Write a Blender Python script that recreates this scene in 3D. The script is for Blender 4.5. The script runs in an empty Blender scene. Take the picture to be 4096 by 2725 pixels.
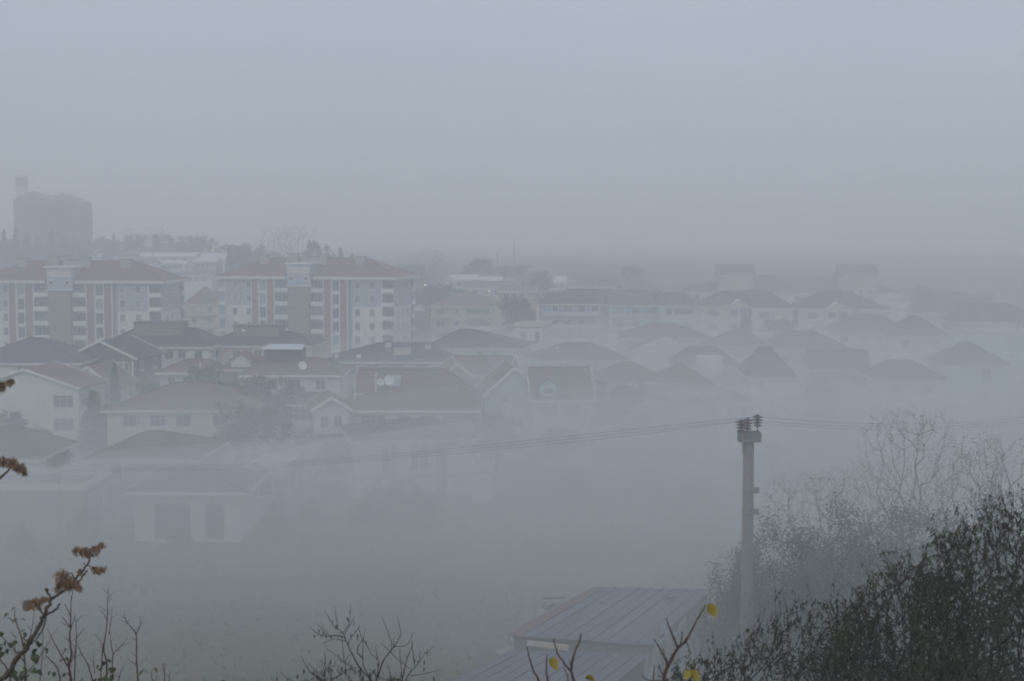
import bpy, math, random
import numpy as np
from mathutils import Vector, Matrix

# ------------------------------------------------------------------ camera, world, sun, exposure
sc = bpy.context.scene
COL = sc.collection
F = 4096*50/36.0
PITCH = math.atan((1362.5-960)/F)
CAM = Vector((0, 0, 25.0))
cd = bpy.data.cameras.new("camera"); cam = bpy.data.objects.new("camera", cd); COL.objects.link(cam)
cam.location = CAM; cam.rotation_euler = (math.pi/2-PITCH, 0, 0)
cd.lens = 50; cd.sensor_width = 36; cd.clip_start = 0.1; cd.clip_end = 6000
cd.dof.use_dof = True; cd.dof.focus_distance = 40; cd.dof.aperture_fstop = 5.0
sc.camera = cam
w = bpy.data.worlds.new("World"); sc.world = w; w.use_nodes = True
nt = w.node_tree; nt.nodes.clear()
out = nt.nodes.new("ShaderNodeOutputWorld"); bg = nt.nodes.new("ShaderNodeBackground")
sky = nt.nodes.new("ShaderNodeTexSky"); sky.sky_type = 'NISHITA'; sky.sun_disc = False
SUN_EL, SUN_ROT = 32.0, 200.0
sky.sun_elevation = math.radians(SUN_EL); sky.sun_rotation = math.radians(SUN_ROT)
sky.dust_density = 4.0; sky.air_density = 1.2
# closed overcast deck: the clear-sky colour is mixed most of the way to a soft, slightly mottled cloud grey
tc = nt.nodes.new("ShaderNodeTexCoord"); nz = nt.nodes.new("ShaderNodeTexNoise"); nz.inputs["Scale"].default_value = 1.6
nz.inputs["Detail"].default_value = 2.0
mp = nt.nodes.new("ShaderNodeMapping"); mp.inputs["Scale"].default_value = (1, 1, 2.2)
rmp = nt.nodes.new("ShaderNodeValToRGB")
rmp.color_ramp.elements[0].position = 0.3; rmp.color_ramp.elements[0].color = (4.65, 5.25, 6.2, 1)
rmp.color_ramp.elements[1].position = 0.7; rmp.color_ramp.elements[1].color = (5.5, 6.15, 7.1, 1)
mix = nt.nodes.new("ShaderNodeMixRGB"); mix.inputs["Fac"].default_value = 0.9
nt.links.new(tc.outputs["Generated"], mp.inputs["Vector"]); nt.links.new(mp.outputs[0], nz.inputs["Vector"])
nt.links.new(nz.outputs["Fac"], rmp.inputs["Fac"])
# an overcast deck is brighter overhead than at the horizon
sep = nt.nodes.new("ShaderNodeSeparateXYZ"); nt.links.new(tc.outputs["Generated"], sep.inputs[0])
mr = nt.nodes.new("ShaderNodeMapRange"); mr.inputs["From Min"].default_value = 0.1; mr.inputs["To Min"].default_value = 1.0; mr.inputs["To Max"].default_value = 1.9
nt.links.new(sep.outputs["Z"], mr.inputs["Value"])
vm = nt.nodes.new("ShaderNodeVectorMath"); vm.operation = 'SCALE'; nt.links.new(rmp.outputs[0], vm.inputs[0]); nt.links.new(mr.outputs[0], vm.inputs["Scale"])
nt.links.new(sky.outputs[0], mix.inputs["Color1"]); nt.links.new(vm.outputs[0], mix.inputs["Color2"])
nt.links.new(mix.outputs[0], bg.inputs["Color"]); bg.inputs["Strength"].default_value = 0.085
nt.links.new(bg.outputs[0], out.inputs["Surface"])
sd = bpy.data.lights.new("sun", 'SUN'); sd.energy = 0.5; sd.angle = math.radians(40); sd.color = (1, .97, .93)
so = bpy.data.objects.new("sun", sd); COL.objects.link(so)
so.rotation_euler = (math.radians(90-SUN_EL), 0, math.radians(180-SUN_ROT))
sc.view_settings.view_transform = 'Standard'; sc.view_settings.look = 'None'
sc.view_settings.exposure = 0.0; sc.view_settings.gamma = 1; sc.view_settings.use_curve_mapping = False
cy = sc.cycles
cy.use_denoising = True
cy.max_bounces = 14; cy.diffuse_bounces = 3; cy.glossy_bounces = 2; cy.volume_bounces = 12; cy.transmission_bounces = 2
cy.pixel_filter_type = 'BLACKMAN_HARRIS'; cy.filter_width = 1.9

HAZE = 0.0031
BANK_SLOPE = (.10, .098, .075, .052, .052, .058, .058)
BANK = ((0, .0022), (2, .003), (4, .004), (7, .015))
PATCH = ((1, .0065), (.8, .0065))
rnd = random.Random(7)
PI = math.pi
# ------------------------------------------------------------------ helpers
def at(px, py, Y):
    u = (px-2048)/F; v = (1362.5-py)/F
    d = Vector((u, math.cos(PITCH)+v*math.sin(PITCH), -math.sin(PITCH)+v*math.cos(PITCH)))
    return CAM + d*(Y/d.y)

_TY = [-60, 0, 6, 14, 25, 40, 50, 58, 70, 90, 110, 132, 200, 340, 380, 420, 460, 520, 620, 800, 1200, 2200]
_TZ = [25, 23.2, 21.6, 18.2, 14.5, 10.6, 8.6, 7.0, 5.4, 3.0, 1.2, 0.0, 0.0, 0.0, 4.0, 9.5, 13.0, 14.8, 15.9, 17.4, 19.8, 23.0]
def terr(x, y):
    z = float(np.interp(y, _TY, _TZ))
    s = min(1, max(0, (x-4)/16.0)); s = s*s*(3-2*s)
    bump = math.exp(-((y-75)/45.0)**2)
    return z + 2.2*s*bump + .12*math.sin(x*.31+y*.17)*min(1, max(0, (y-20)/40)) + .1*math.sin(x*.11-y*.23+1)

MATS = {}
def mat(name, c, rough=.85, c2=None, scale=3.0, bump=0.0, wave=None, spec=.3, detail=4, metal=0.0, stretch=None):
    if name in MATS: return MATS[name]
    m = bpy.data.materials.new(name); m.use_nodes = True; n = m.node_tree; b = n.nodes["Principled BSDF"]
    b.inputs["Roughness"].default_value = rough; b.inputs["Specular IOR Level"].default_value = spec
    b.inputs["Metallic"].default_value = metal
    c2 = c2 or tuple(x*.78 for x in c)
    t = n.nodes.new("ShaderNodeTexCoord"); ns = n.nodes.new("ShaderNodeTexNoise"); ns.inputs["Scale"].default_value = scale
    ns.inputs["Detail"].default_value = detail; ns.inputs["Roughness"].default_value = .65
    mpn = n.nodes.new("ShaderNodeMapping")
    if stretch: mpn.inputs["Scale"].default_value = stretch
    n.links.new(t.outputs["Object"], mpn.inputs[0]); n.links.new(mpn.outputs[0], ns.inputs["Vector"])
    r = n.nodes.new("ShaderNodeValToRGB"); r.color_ramp.elements[0].position = .32; r.color_ramp.elements[1].position = .68
    r.color_ramp.elements[0].color = (*c2, 1); r.color_ramp.elements[1].color = (*c, 1)
    n.links.new(ns.outputs["Fac"], r.inputs[0]); n.links.new(r.outputs[0], b.inputs["Base Color"])
    if wave:
        wv = n.nodes.new("ShaderNodeTexWave"); wv.bands_direction = wave[0]; wv.inputs["Scale"].default_value = wave[1]
        wv.inputs["Distortion"].default_value = .4
        n.links.new(t.outputs["Object"], wv.inputs["Vector"])
        bp = n.nodes.new("ShaderNodeBump"); bp.inputs["Strength"].default_value = wave[2]; bp.inputs["Distance"].default_value = .05
        n.links.new(wv.outputs["Fac"], bp.inputs["Height"]); n.links.new(bp.outputs[0], b.inputs["Normal"])
    elif bump:
        bp = n.nodes.new("ShaderNodeBump"); bp.inputs["Strength"].default_value = bump; bp.inputs["Distance"].default_value = .1
        n.links.new(ns.outputs["Fac"], bp.inputs["Height"]); n.links.new(bp.outputs[0], b.inputs["Normal"])
    MATS[name] = m
    return m
# weathered plaster is streaked downwards, so the noise is squeezed along z
def plaster(name, c, c2=None): return mat(name, c, .9, c2 or tuple(x*.8 for x in c), .55, stretch=(1, 1, .35), detail=6)
def tiles(name, c, c2=None): return mat(name, c, .85, c2 or tuple(x*.55 for x in c), .8, wave=('Z', 6, .6), detail=8)
W_WHITE = plaster('white_plaster', (.66, .66, .64)); W_CREAM = plaster('cream_plaster', (.60, .56, .48)); W_PINK = plaster('pink_plaster', (.50, .42, .38))
W_GREEN = plaster('pale_green_plaster', (.60, .68, .58)); W_GREY = plaster('grey_plaster', (.30, .31, .33)); W_TEAL = plaster('blue_grey_paint', (.28, .36, .42))
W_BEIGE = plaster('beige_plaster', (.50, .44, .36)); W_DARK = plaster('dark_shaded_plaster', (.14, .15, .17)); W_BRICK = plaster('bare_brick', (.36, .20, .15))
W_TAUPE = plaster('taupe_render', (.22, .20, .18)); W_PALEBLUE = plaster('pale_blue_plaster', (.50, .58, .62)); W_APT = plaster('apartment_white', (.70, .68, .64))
W_APTB = plaster('apartment_blue', (.34, .40, .47))
R_RED = tiles('red_tiles', (.19, .095, .082)); R_RED2 = tiles('faded_red_tiles', (.20, .125, .11)); R_DARK = tiles('dark_grey_tiles', (.055, .055, .065))
R_BROWN = tiles('brown_tiles', (.13, .085, .077)); R_GREY = tiles('grey_roof', (.11, .11, .125)); R_METAL = mat('bright_sheet', (.5, .51, .52), .5)
R_APT = tiles('apartment_red_tiles', (.19, .09, .082))
M_TRIM = mat('white_trim', (.74, .73, .70), .7, scale=2); M_FASCIA = mat('cream_fascia', (.62, .60, .54), .7, scale=2)
M_GLASS = mat('window_glass', (.035, .045, .055), .12, (.02, .025, .03), 1, spec=.5); M_CURT = mat('curtained_glass', (.24, .25, .26), .35, (.12, .13, .14), 1.5, spec=.5)
M_FRAME = mat('window_frame', (.66, .66, .66), .5); M_DKFRAME = mat('brown_frame', (.13, .10, .08), .6)
M_CLAD = mat('brown_cladding', (.26, .16, .105), .8, scale=1.2); M_CHIM = plaster('chimney_plaster', (.36, .34, .32)); M_DARKCAP = mat('dark_cap', (.07, .07, .075), .8)
M_BARK = mat('bark', (.055, .045, .038), .95, scale=20, bump=.4); M_BARK2 = mat('reddish_twig_bark', (.09, .05, .04), .9, scale=30)
M_LEAF = mat('dull_green_leaf', (.052, .062, .034), .7, (.03, .036, .022), 2.5); M_CON = mat('conifer_needles', (.035, .05, .042), .9, (.02, .03, .026), 4)
M_LEAFN = mat('olive_leaf', (.078, .080, .044), .6, (.030, .033, .022), 9); M_AUT = mat('yellowing_leaf', (.10, .095, .04), .8, (.06, .06, .03), 2)
M_STEEL = mat('galvanised_steel', (.28, .29, .30), .5, metal=.6); M_CONC = mat('pole_concrete', (.22, .21, .195), .9, (.15, .145, .14), 6)

_n = M_LEAFN.node_tree; _oi = _n.nodes.new("ShaderNodeObjectInfo"); _hs = _n.nodes.new("ShaderNodeHueSaturation"); _mr = _n.nodes.new("ShaderNodeMapRange"); _mr.inputs["To Min"].default_value = .55; _mr.inputs["To Max"].default_value = 1.7
_bs = _n.nodes["Principled BSDF"]; _src = _bs.inputs["Base Color"].links[0].from_socket; _n.links.new(_oi.outputs["Random"], _mr.inputs["Value"]); _n.links.new(_mr.outputs[0], _hs.inputs["Value"]); _n.links.new(_src, _hs.inputs["Color"]); _n.links.new(_hs.outputs[0], _bs.inputs["Base Color"])
class MB:
    def __init__(s): s.v = []; s.f = []
    def poly(s, *p):
        b = len(s.v); s.v += [tuple(q) for q in p]; s.f.append(tuple(range(b, b+len(p))))
    def box(s, x0, x1, y0, y1, z0, z1):
        b = len(s.v)
        s.v += [(x0,y0,z0),(x1,y0,z0),(x1,y1,z0),(x0,y1,z0),(x0,y0,z1),(x1,y0,z1),(x1,y1,z1),(x0,y1,z1)]
        s.f += [tuple(b+i for i in q) for q in ((0,3,2,1),(4,5,6,7),(0,1,5,4),(1,2,6,5),(2,3,7,6),(3,0,4,7))]
    def bar(s, a, b, w, h=None):
        a = Vector(a); b = Vector(b); h = h or w; d = (b-a).normalized()
        side = d.cross(Vector((0,0,1)));
        if side.length < 1e-4: side = Vector((1,0,0))
        side.normalize(); up = side.cross(d).normalized(); k = len(s.v)
        for p in (a, b):
            for i, j in ((-1,-1),(1,-1),(1,1),(-1,1)): s.v.append(tuple(p+side*i*w/2+up*j*h/2))
        s.f += [tuple(k+i for i in q) for q in ((0,1,2,3),(4,7,6,5),(0,4,5,1),(1,5,6,2),(2,6,7,3),(3,7,4,0))]
    def lathe(s, prof, n=16, c=(0,0,0), cap=True):
        b = len(s.v)
        for r, z in prof:
            for i in range(n):
                a = 2*PI*i/n; s.v.append((c[0]+r*math.cos(a), c[1]+r*math.sin(a), c[2]+z))
        for k in range(len(prof)-1):
            for i in range(n):
                j = (i+1)%n; s.f.append((b+k*n+i, b+k*n+j, b+(k+1)*n+j, b+(k+1)*n+i))
        if cap:
            s.f.append(tuple(b+i for i in reversed(range(n)))); s.f.append(tuple(b+(len(prof)-1)*n+i for i in range(n)))
    def tube(s, pts, rad, n=5):
        pts = [Vector(p) for p in pts]; b = len(s.v); m = len(pts)
        for i, p in enumerate(pts):
            d = (pts[min(i+1,m-1)]-pts[max(i-1,0)])
            d = d.normalized() if d.length > 1e-9 else Vector((0,0,1))
            a = d.orthogonal().normalized() if i == 0 else (pa - d*pa.dot(d)).normalized()
            pa = a; c = d.cross(a); r = rad[i] if hasattr(rad, '__len__') else rad
            for k in range(n):
                t = 2*PI*k/n; s.v.append(tuple(p+a*math.cos(t)*r+c*math.sin(t)*r))
        for i in range(m-1):
            for k in range(n):
                j = (k+1)%n; s.f.append((b+i*n+k, b+i*n+j, b+(i+1)*n+j, b+(i+1)*n+k))
        s.f.append(tuple(b+k for k in reversed(range(n)))); s.f.append(tuple(b+(m-1)*n+k for k in range(n)))
    def mesh(s, name, m, smooth=False):
        me = bpy.data.meshes.new(name); me.from_pydata(s.v, [], s.f); me.materials.append(m)
        if smooth: me.polygons.foreach_set('use_smooth', [True]*len(me.polygons))
        me.update(); return me
    def build(s, name, m, parent=None, smooth=False, loc=None, rot=None):
        return link(name, s.mesh(name, m, smooth), parent, loc, rot)
def link(name, me, parent=None, loc=None, rot=None, scale=None):
    o = bpy.data.objects.new(name, me); COL.objects.link(o)
    if parent is not None: o.parent = parent
    if loc is not None: o.location = loc
    if rot is not None: o.rotation_euler = rot
    if scale is not None: o.scale = scale
    return o
def thing(name, label, cat, loc, rz=0, group=None):
    o = link(name, None, None, loc, (0, 0, rz)); o.empty_display_size = .3
    return tag(o, label, cat, group)
def tag(o, label=None, cat=None, group=None, kind=None):
    if label: o['label'] = label
    if cat: o['category'] = cat
    if group: o['group'] = group
    if kind: o['kind'] = kind
    return o

# ------------------------------------------------------------------ ground
xs = np.unique(np.concatenate([np.arange(-60, 60.1, 3), np.arange(-200, 200.1, 10), np.arange(-1500, 1500.1, 100)]))
ys = np.unique(np.concatenate([np.arange(-60, 160, 3), np.arange(160, 620, 12), np.arange(620, 2001, 80)]))
gb = MB(); nx = len(xs)
for y in ys:
    for x in xs: gb.v.append((x, y, terr(x, y)))
for j in range(len(ys)-1):
    for i in range(nx-1): gb.f.append((j*nx+i, j*nx+i+1, (j+1)*nx+i+1, (j+1)*nx+i))
M_GROUND = mat('rough_grass_ground', (.088, .074, .034), .95, (.055, .050, .024), .35, bump=.6, detail=10)
tag(gb.build('ground', M_GROUND, smooth=True), kind='structure')
def noface(o): return o

# ------------------------------------------------------------------ facades and windows
class Fr:   # a wall plane: origin, direction, outward normal
    def __init__(s, o, ux, n): s.o = Vector(o); s.ux = Vector(ux); s.n = Vector(n)
    def p(s, u, v, d=0): return s.o + s.ux*u + Vector((0,0,v)) - s.n*d
    @property
    def rz(s): return math.atan2(s.ux.y, s.ux.x)
def facade(mb, fr, u0, u1, v0, v1, ops, base=0.0):
    us = sorted({u0, u1, *[a for o in ops for a in o[:2] if u0 < a < u1]}); vs = sorted({v0, v1, *[a for o in ops for a in o[2:4] if v0 < a < v1]})
    for i in range(len(us)-1):
        for j in range(len(vs)-1):
            cu = (us[i]+us[i+1])/2; cv = (vs[j]+vs[j+1])/2
            if any(o[0] < cu < o[1] and o[2] < cv < o[3] for o in ops): continue
            mb.poly(fr.p(us[i], vs[j], base), fr.p(us[i+1], vs[j], base), fr.p(us[i+1], vs[j+1], base), fr.p(us[i], vs[j+1], base))
    for o in ops:
        a, b, c, d = max(o[0], u0), min(o[1], u1), max(o[2], v0), min(o[3], v1)
        if b <= a or d <= c: continue
        e = base + (o[4] if len(o) > 4 else .16)
        for (p, q) in (((a,c),(b,c)), ((b,c),(b,d)), ((b,d),(a,d)), ((a,d),(a,c))):
            mb.poly(fr.p(*p, base), fr.p(*p, e), fr.p(*q, e), fr.p(*q, base))
        if len(o) > 5 and o[5]: mb.poly(fr.p(a, c, e), fr.p(b, c, e), fr.p(b, d, e), fr.p(a, d, e))
WC = {}
def window(parent, fr, u0, u1, v0, v1, style='double', depth=.15, trim=True, base=0.0):
    w_, h_ = round(u1-u0, 2), round(v1-v0, 2); k = (w_, h_, style, trim)
    if k not in WC:
        m = MB(); t = .07
        if trim:
            a = .12
            m.box(-a, w_+a, -.05, .01, h_, h_+a); m.box(-a, w_+a, -.09, .01, -a, 0); m.box(-a, 0, -.05, .01, 0, h_); m.box(w_, w_+a, -.05, .01, 0, h_)
        y0, y1 = .07, .13
        m.box(0, w_, y0, y1, 0, t); m.box(0, w_, y0, y1, h_-t, h_); m.box(0, t, y0, y1, t, h_-t); m.box(w_-t, w_, y0, y1, t, h_-t)
        nm = {'single': 0, 'double': 1, 'triple': 2, 'quad': 3, 'many': 6}[style]
        for i in range(nm):
            x = w_*(i+1)/(nm+1); m.box(x-t/2, x+t/2, y0, y1, t, h_-t)
        if style in ('triple', 'quad', 'many'): m.box(t, w_-t, y0+.005, y1-.005, h_*.7, h_*.7+t*.8)
        WC[k] = [m.mesh('window', M_DKFRAME if style == 'single' and not trim else M_FRAME), None, None]
        for i, mm in ((1, M_GLASS), (2, M_CURT)):
            g = MB(); g.box(.03, w_-.03, .095, .105, .03, h_-.03); WC[k][i] = g.mesh('pane', mm)
    me = WC[k]
    o = link('window', me[0], parent, fr.p(u0, v0, base), (0, 0, fr.rz))
    link('pane', me[2 if rnd.random() < .22 else 1], o)
    return o
# ------------------------------------------------------------------ houses
def roof_solid(mb, h, x0, x1, y0, y1, rise, kind, ridge=None, th=.22):
    """tiled roof as one closed solid: top faces, eave edge, soffit"""
    xm, ym = (x0+x1)/2, (y0+y1)/2; lx, ly = x1-x0, y1-y0
    b = [(x0,y0,h-th),(x1,y0,h-th),(x1,y1,h-th),(x0,y1,h-th)]; t = [(x0,y0,h),(x1,y0,h),(x1,y1,h),(x0,y1,h)]
    mb.poly(*reversed(b))
    for i in range(4): j = (i+1)%4; mb.poly(b[i], b[j], t[j], t[i])
    z = h+rise
    if kind == 'hip':
        if ridge: r0, r1 = (x0+lx*ridge[0], ym, z), (x0+lx*ridge[1], ym, z)
        elif lx > ly: r0, r1 = (x0+ly*.48, ym, z), (x1-ly*.48, ym, z)
        else: r0, r1 = (xm-.2, ym, z), (xm+.2, ym, z)
        mb.poly(t[0], t[1], r1, r0); mb.poly(t[1], t[2], r1); mb.poly(t[2], t[3], r0, r1); mb.poly(t[3], t[0], r0)
        return [(t[0], r0), (t[1], r1), (t[2], r1), (t[3], r0), (r0, r1)]
    if kind == 'gable_x':
        r0, r1 = (x0, ym, z), (x1, ym, z)
        mb.poly(t[0], t[1], r1, r0); mb.poly(t[2], t[3], r0, r1); mb.poly(t[3], t[0], r0); mb.poly(t[1], t[2], r1)
        return [(r0, r1)]
    if kind == 'gable_y':
        r0, r1 = (xm, y0, z), (xm, y1, z)
        mb.poly(t[3], t[0], r0, r1); mb.poly(t[1], t[2], r1, r0); mb.poly(t[0], t[1], r0); mb.poly(t[2], t[3], r1)
        return [(r0, r1)]
def roofing(parent, h, w_, d, rise, kind, rm, ov=.5, fascia=M_FASCIA, ridge=None, board=None, wallm=None, off=(0, 0)):
    x0, x1, y0, y1 = off[0]-w_/2-ov, off[0]+w_/2+ov, off[1]-ov, off[1]+d+ov
    if kind == 'flat':
        m = MB(); m.box(x0+ov-.1, x1-ov+.1, y0+ov-.1, y1-ov+.1, h, h+.18); r = m.build('roof', rm, parent)
        p = MB(); a, b, c, e = x0+ov-.12, x1-ov+.12, y0+ov-.12, y1-ov+.12
        p.box(a, b, c, c+.15, h+.18, h+.75); p.box(a, b, e-.15, e, h+.18, h+.75); p.box(a, a+.15, c+.15, e-.15, h+.18, h+.75); p.box(b-.15, b, c+.15, e-.15, h+.18, h+.75)
        p.build('parapet', fascia, parent); return r
    if kind in ('hip', 'gable_x'):
        m = MB(); ed = roof_solid(m, h, x0, x1, y0, y1, rise, kind, ridge); r = m.build('roof', rm, parent)
        c = MB()
        for a, b in ed: c.bar(Vector(a)+Vector((0,0,.02)), Vector(b)+Vector((0,0,.02)), .22, .14)
        c.build('ridge_cap', rm, r)
        if kind == 'gable_x':
            for xe, s in ((x0, -1), (x1, 1)):
                bb = MB(); pk = (xe+s*.03, (y0+y1)/2, h+rise+.02)
                bb.bar((xe+s*.03, y0, h-.02), pk, .08, .26); bb.bar((xe+s*.03, y1, h-.02), pk, .08, .26); bb.build('barge_board', fascia, parent)
    else:   # gable end towards the street: two slabs, a triangular wall front and back, barge boards
        xm = (x0+x1)/2; m = MB()
        for s, xe in ((-1, x0), (1, x1)):
            A = [Vector((xe, y0, h)), Vector((xm, y0, h+rise)), Vector((xm, y1, h+rise)), Vector((xe, y1, h))]
            if s > 0: A = [A[1], A[0], A[3], A[2]]
            dn = Vector((0, 0, -.2)); B = [a+dn for a in A]
            m.poly(*A); m.poly(*reversed(B))
            for i in range(4): j = (i+1)%4; m.poly(B[i], B[j], A[j], A[i])
        r = m.build('roof', rm, parent)
        s_ = rise/((x1-x0)/2); zz = h-.2
        for yy in (off[1]+.002, off[1]+d-.002):
            g = MB(); g.poly((x0+ov, yy, h-.25), (x1-ov, yy, h-.25), (x1-ov, yy, zz+ov*s_), (xm, yy, zz+rise), (x0+ov, yy, zz+ov*s_))
            g.build('gable', wallm, parent)
        if board is not False:
            for yy, s in ((y0-.03, 1), (y1+.03, 1)):
                bb = MB(); bb.bar((x0, yy, h-.08), (xm, yy, h+rise-.08), .07, .3); bb.bar((x1, yy, h-.08), (xm, yy, h+rise-.08), .07, .3); bb.build('barge_board', fascia, parent)
    if kind == 'hip' or kind == 'gable_x':
        f = MB(); e = .04
        f.box(x0-e, x1+e, y0-e, y0, h-.26, h+.02); f.box(x0-e, x0, y0, y1, h-.26, h+.02); f.box(x1, x1+e, y0, y1, h-.26, h+.02); f.box(x0-e, x1+e, y1, y1+e, h-.26, h+.02)
        f.build('fascia', fascia, parent)
    return r
def chimney(parent, x, y, z0, z1, w_=.7, mm=None, cap=True, name='chimney'):
    c = MB(); c.box(x-w_/2, x+w_/2, y-w_*.35, y+w_*.35, z0, z1)
    o = c.build(name, mm or M_CHIM, parent)
    if cap: c = MB(); c.box(x-w_/2-.12, x+w_/2+.12, y-w_*.35-.12, y+w_*.35+.12, z1, z1+.12); c.build('chimney_cap', M_DARKCAP, o)
    return o
def dish(parent, x, y, z, r=.55):
    m = MB(); m.lathe([(r, .16), (r*.75, .06), (r*.4, .01), (.02, 0)], 12, cap=False)
    o = m.build('satellite_dish', M_TRIM, parent, True, (x, y, z), (math.radians(65), 0, .5))
    a = MB(); a.bar((0, 0, -.02), (.0, -.5, -.45), .05); a.build('dish_arm', M_STEEL, o)
def solid_walls(parent, w_, d, h, wm, fronts, sides_r, sides_l=(), back=True, name='wall'):
    m = MB()
    facade(m, Fr((-w_/2, 0, 0), (1,0,0), (0,-1,0)), 0, w_, 0, h, fronts)
    facade(m, Fr((w_/2, 0, 0), (0,1,0), (1,0,0)), 0, d, 0, h, sides_r)
    facade(m, Fr((-w_/2, d, 0), (0,-1,0), (-1,0,0)), 0, d, 0, h, sides_l)
    m.poly((w_/2, d, 0), (-w_/2, d, 0), (-w_/2, d, h), (w_/2, d, h))
    m.poly((-w_/2, 0, h), (w_/2, 0, h), (w_/2, d, h), (-w_/2, d, h))
    return m.build(name, wm, parent)
def house(label, pl, pr, ey, ry, Y, yaw=0, d=9, kind='hip', wall=W_WHITE, roof=R_RED, cols=None, side=None, left=None, ov=.5, fascia=M_FASCIA, ridge=None,
          chim=(), floors=2, wh=1.3, group=None, name='house', cat='house', fl=2.9, first=.6, balc=(), lean=None):
    pc = at((pl+pr)/2, ey, Y); w_ = (pr-pl)/F*Y/math.cos(math.radians(yaw)); zg = terr(pc.x, pc.y)-.4; h = pc.z-zg
    t = thing(name, label, cat, (pc.x, pc.y, zg), -math.radians(yaw), group)
    w_ = max(w_-2*ov, 2) if kind != 'flat' else w_
    if cols is None: n = max(1, int(w_/3.2)); cols = [((i+.5)/n, 1.3, 'double') for i in range(n)]
    def rows(L, cc):
        o = []
        for k in range(floors):
            v1 = h-first-k*fl; v0 = v1-wh
            if v0 < .7: break
            for c in cc:
                hh = c[3] if len(c) > 3 else wh
                a = max(.15, L*c[0]-c[1]/2); b = min(L-.15, L*c[0]+c[1]/2)
                o.append((round(a, 2), round(b, 2), round(v1-hh, 2), round(v1, 2), .16, False, c[2]))
        return o
    if side is None: n = max(1, int(d/4)); side = [((i+.5)/n, 1.1, 'double') for i in range(n)]
    fo, sr, sl = rows(w_, cols), rows(d, side), rows(d, left if left is not None else ())
    solid_walls(t, w_, d, h-.02, wall, [o[:6] for o in fo], [o[:6] for o in sr], [o[:6] for o in sl])
    for ops, fr in ((fo, Fr((-w_/2, 0, 0), (1,0,0), (0,-1,0))), (sr, Fr((w_/2, 0, 0), (0,1,0), (1,0,0))), (sl, Fr((-w_/2, d, 0), (0,-1,0), (-1,0,0)))):
        for o in ops: window(t, fr, *o[:4], style=o[6])
    rise = 0
    if kind != 'flat': yr = Y+(d/2 if kind != 'gable_y' else -ov); rise = max(.6, at(0, ry, yr).z-pc.z)
    roofing(t, h, w_, d, rise, kind, roof, ov, fascia, ridge, None, wall)
    for c in chim: # (fx, fy, size, top above eave as fraction of rise)
        chimney(t, (c[0]-.5)*w_, c[1]*d, h+rise*.2, h+rise*c[3], c[2], W_WHITE if len(c) > 4 else None)
    for b in balc:  # (f0, f1, floor k): slab and parapet in front of the wall
        v = h-first-b[2]*fl-wh-.9; m = MB(); a, e = w_*b[0]-w_/2, w_*b[1]-w_/2
        m.box(a, e, -1.2, -.003, v, v+.15); m.box(a, e, -1.2, -1.08, v+.15, v+1.05); m.box(a, a+.12, -1.08, -.003, v+.15, v+1.05); m.box(e-.12, e, -1.08, -.003, v+.15, v+1.05)
        m.build('balcony', b[3] if len(b) > 3 else wall, t)
    t['_w'] = w_; t['_h'] = h; t['_r'] = rise; t['_d'] = d
    return t
def dormer(t, x, y, z, w_, h, rise, d, wall=W_WHITE, roof=R_RED, win=True, style='double'):
    """a roof house: front wall box and little gable roof, a part with its own roof and window"""
    m = MB(); m.box(x-w_/2, x+w_/2, y, y+d, z, z+h); m.poly((x-w_/2, y-.002, z+h-.01), (x+w_/2, y-.002, z+h-.01), (x, y-.002, z+h+rise))
    o = m.build('dormer', wall, t)
    r = MB()
    for s in (-1, 1):
        A = [Vector((x+s*(w_/2+.35), y-.35, z+h-.2)), Vector((x, y-.35, z+h+rise+.05)), Vector((x, y+d, z+h+rise+.05)), Vector((x+s*(w_/2+.35), y+d, z+h-.2))]
        B = [a+Vector((0,0,.14)) for a in A]; r.poly(*A); r.poly(*B)
        for i in range(4): j = (i+1)%4; r.poly(A[i], A[j], B[j], B[i])
    r.build('dormer_roof', roof, o)
    if win: window(o, Fr((x-w_/2, y-.02, z), (1,0,0), (0,-1,0)), w_*.25, w_*.75, h*.25, h*.85, style, base=-.1)
    return o
def addbox(t, name, mm, x0, x1, y0, y1, z0, z1, cap=None):
    m = MB(); m.box(x0, x1, y0, y1, z0, z1); o = m.build(name, mm, t)
    if cap: m = MB(); m.box(x0-.15, x1+.15, y0-.15, y1+.15, z1, z1+.15); m.build('flat_cap', cap, o)
    return o

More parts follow.
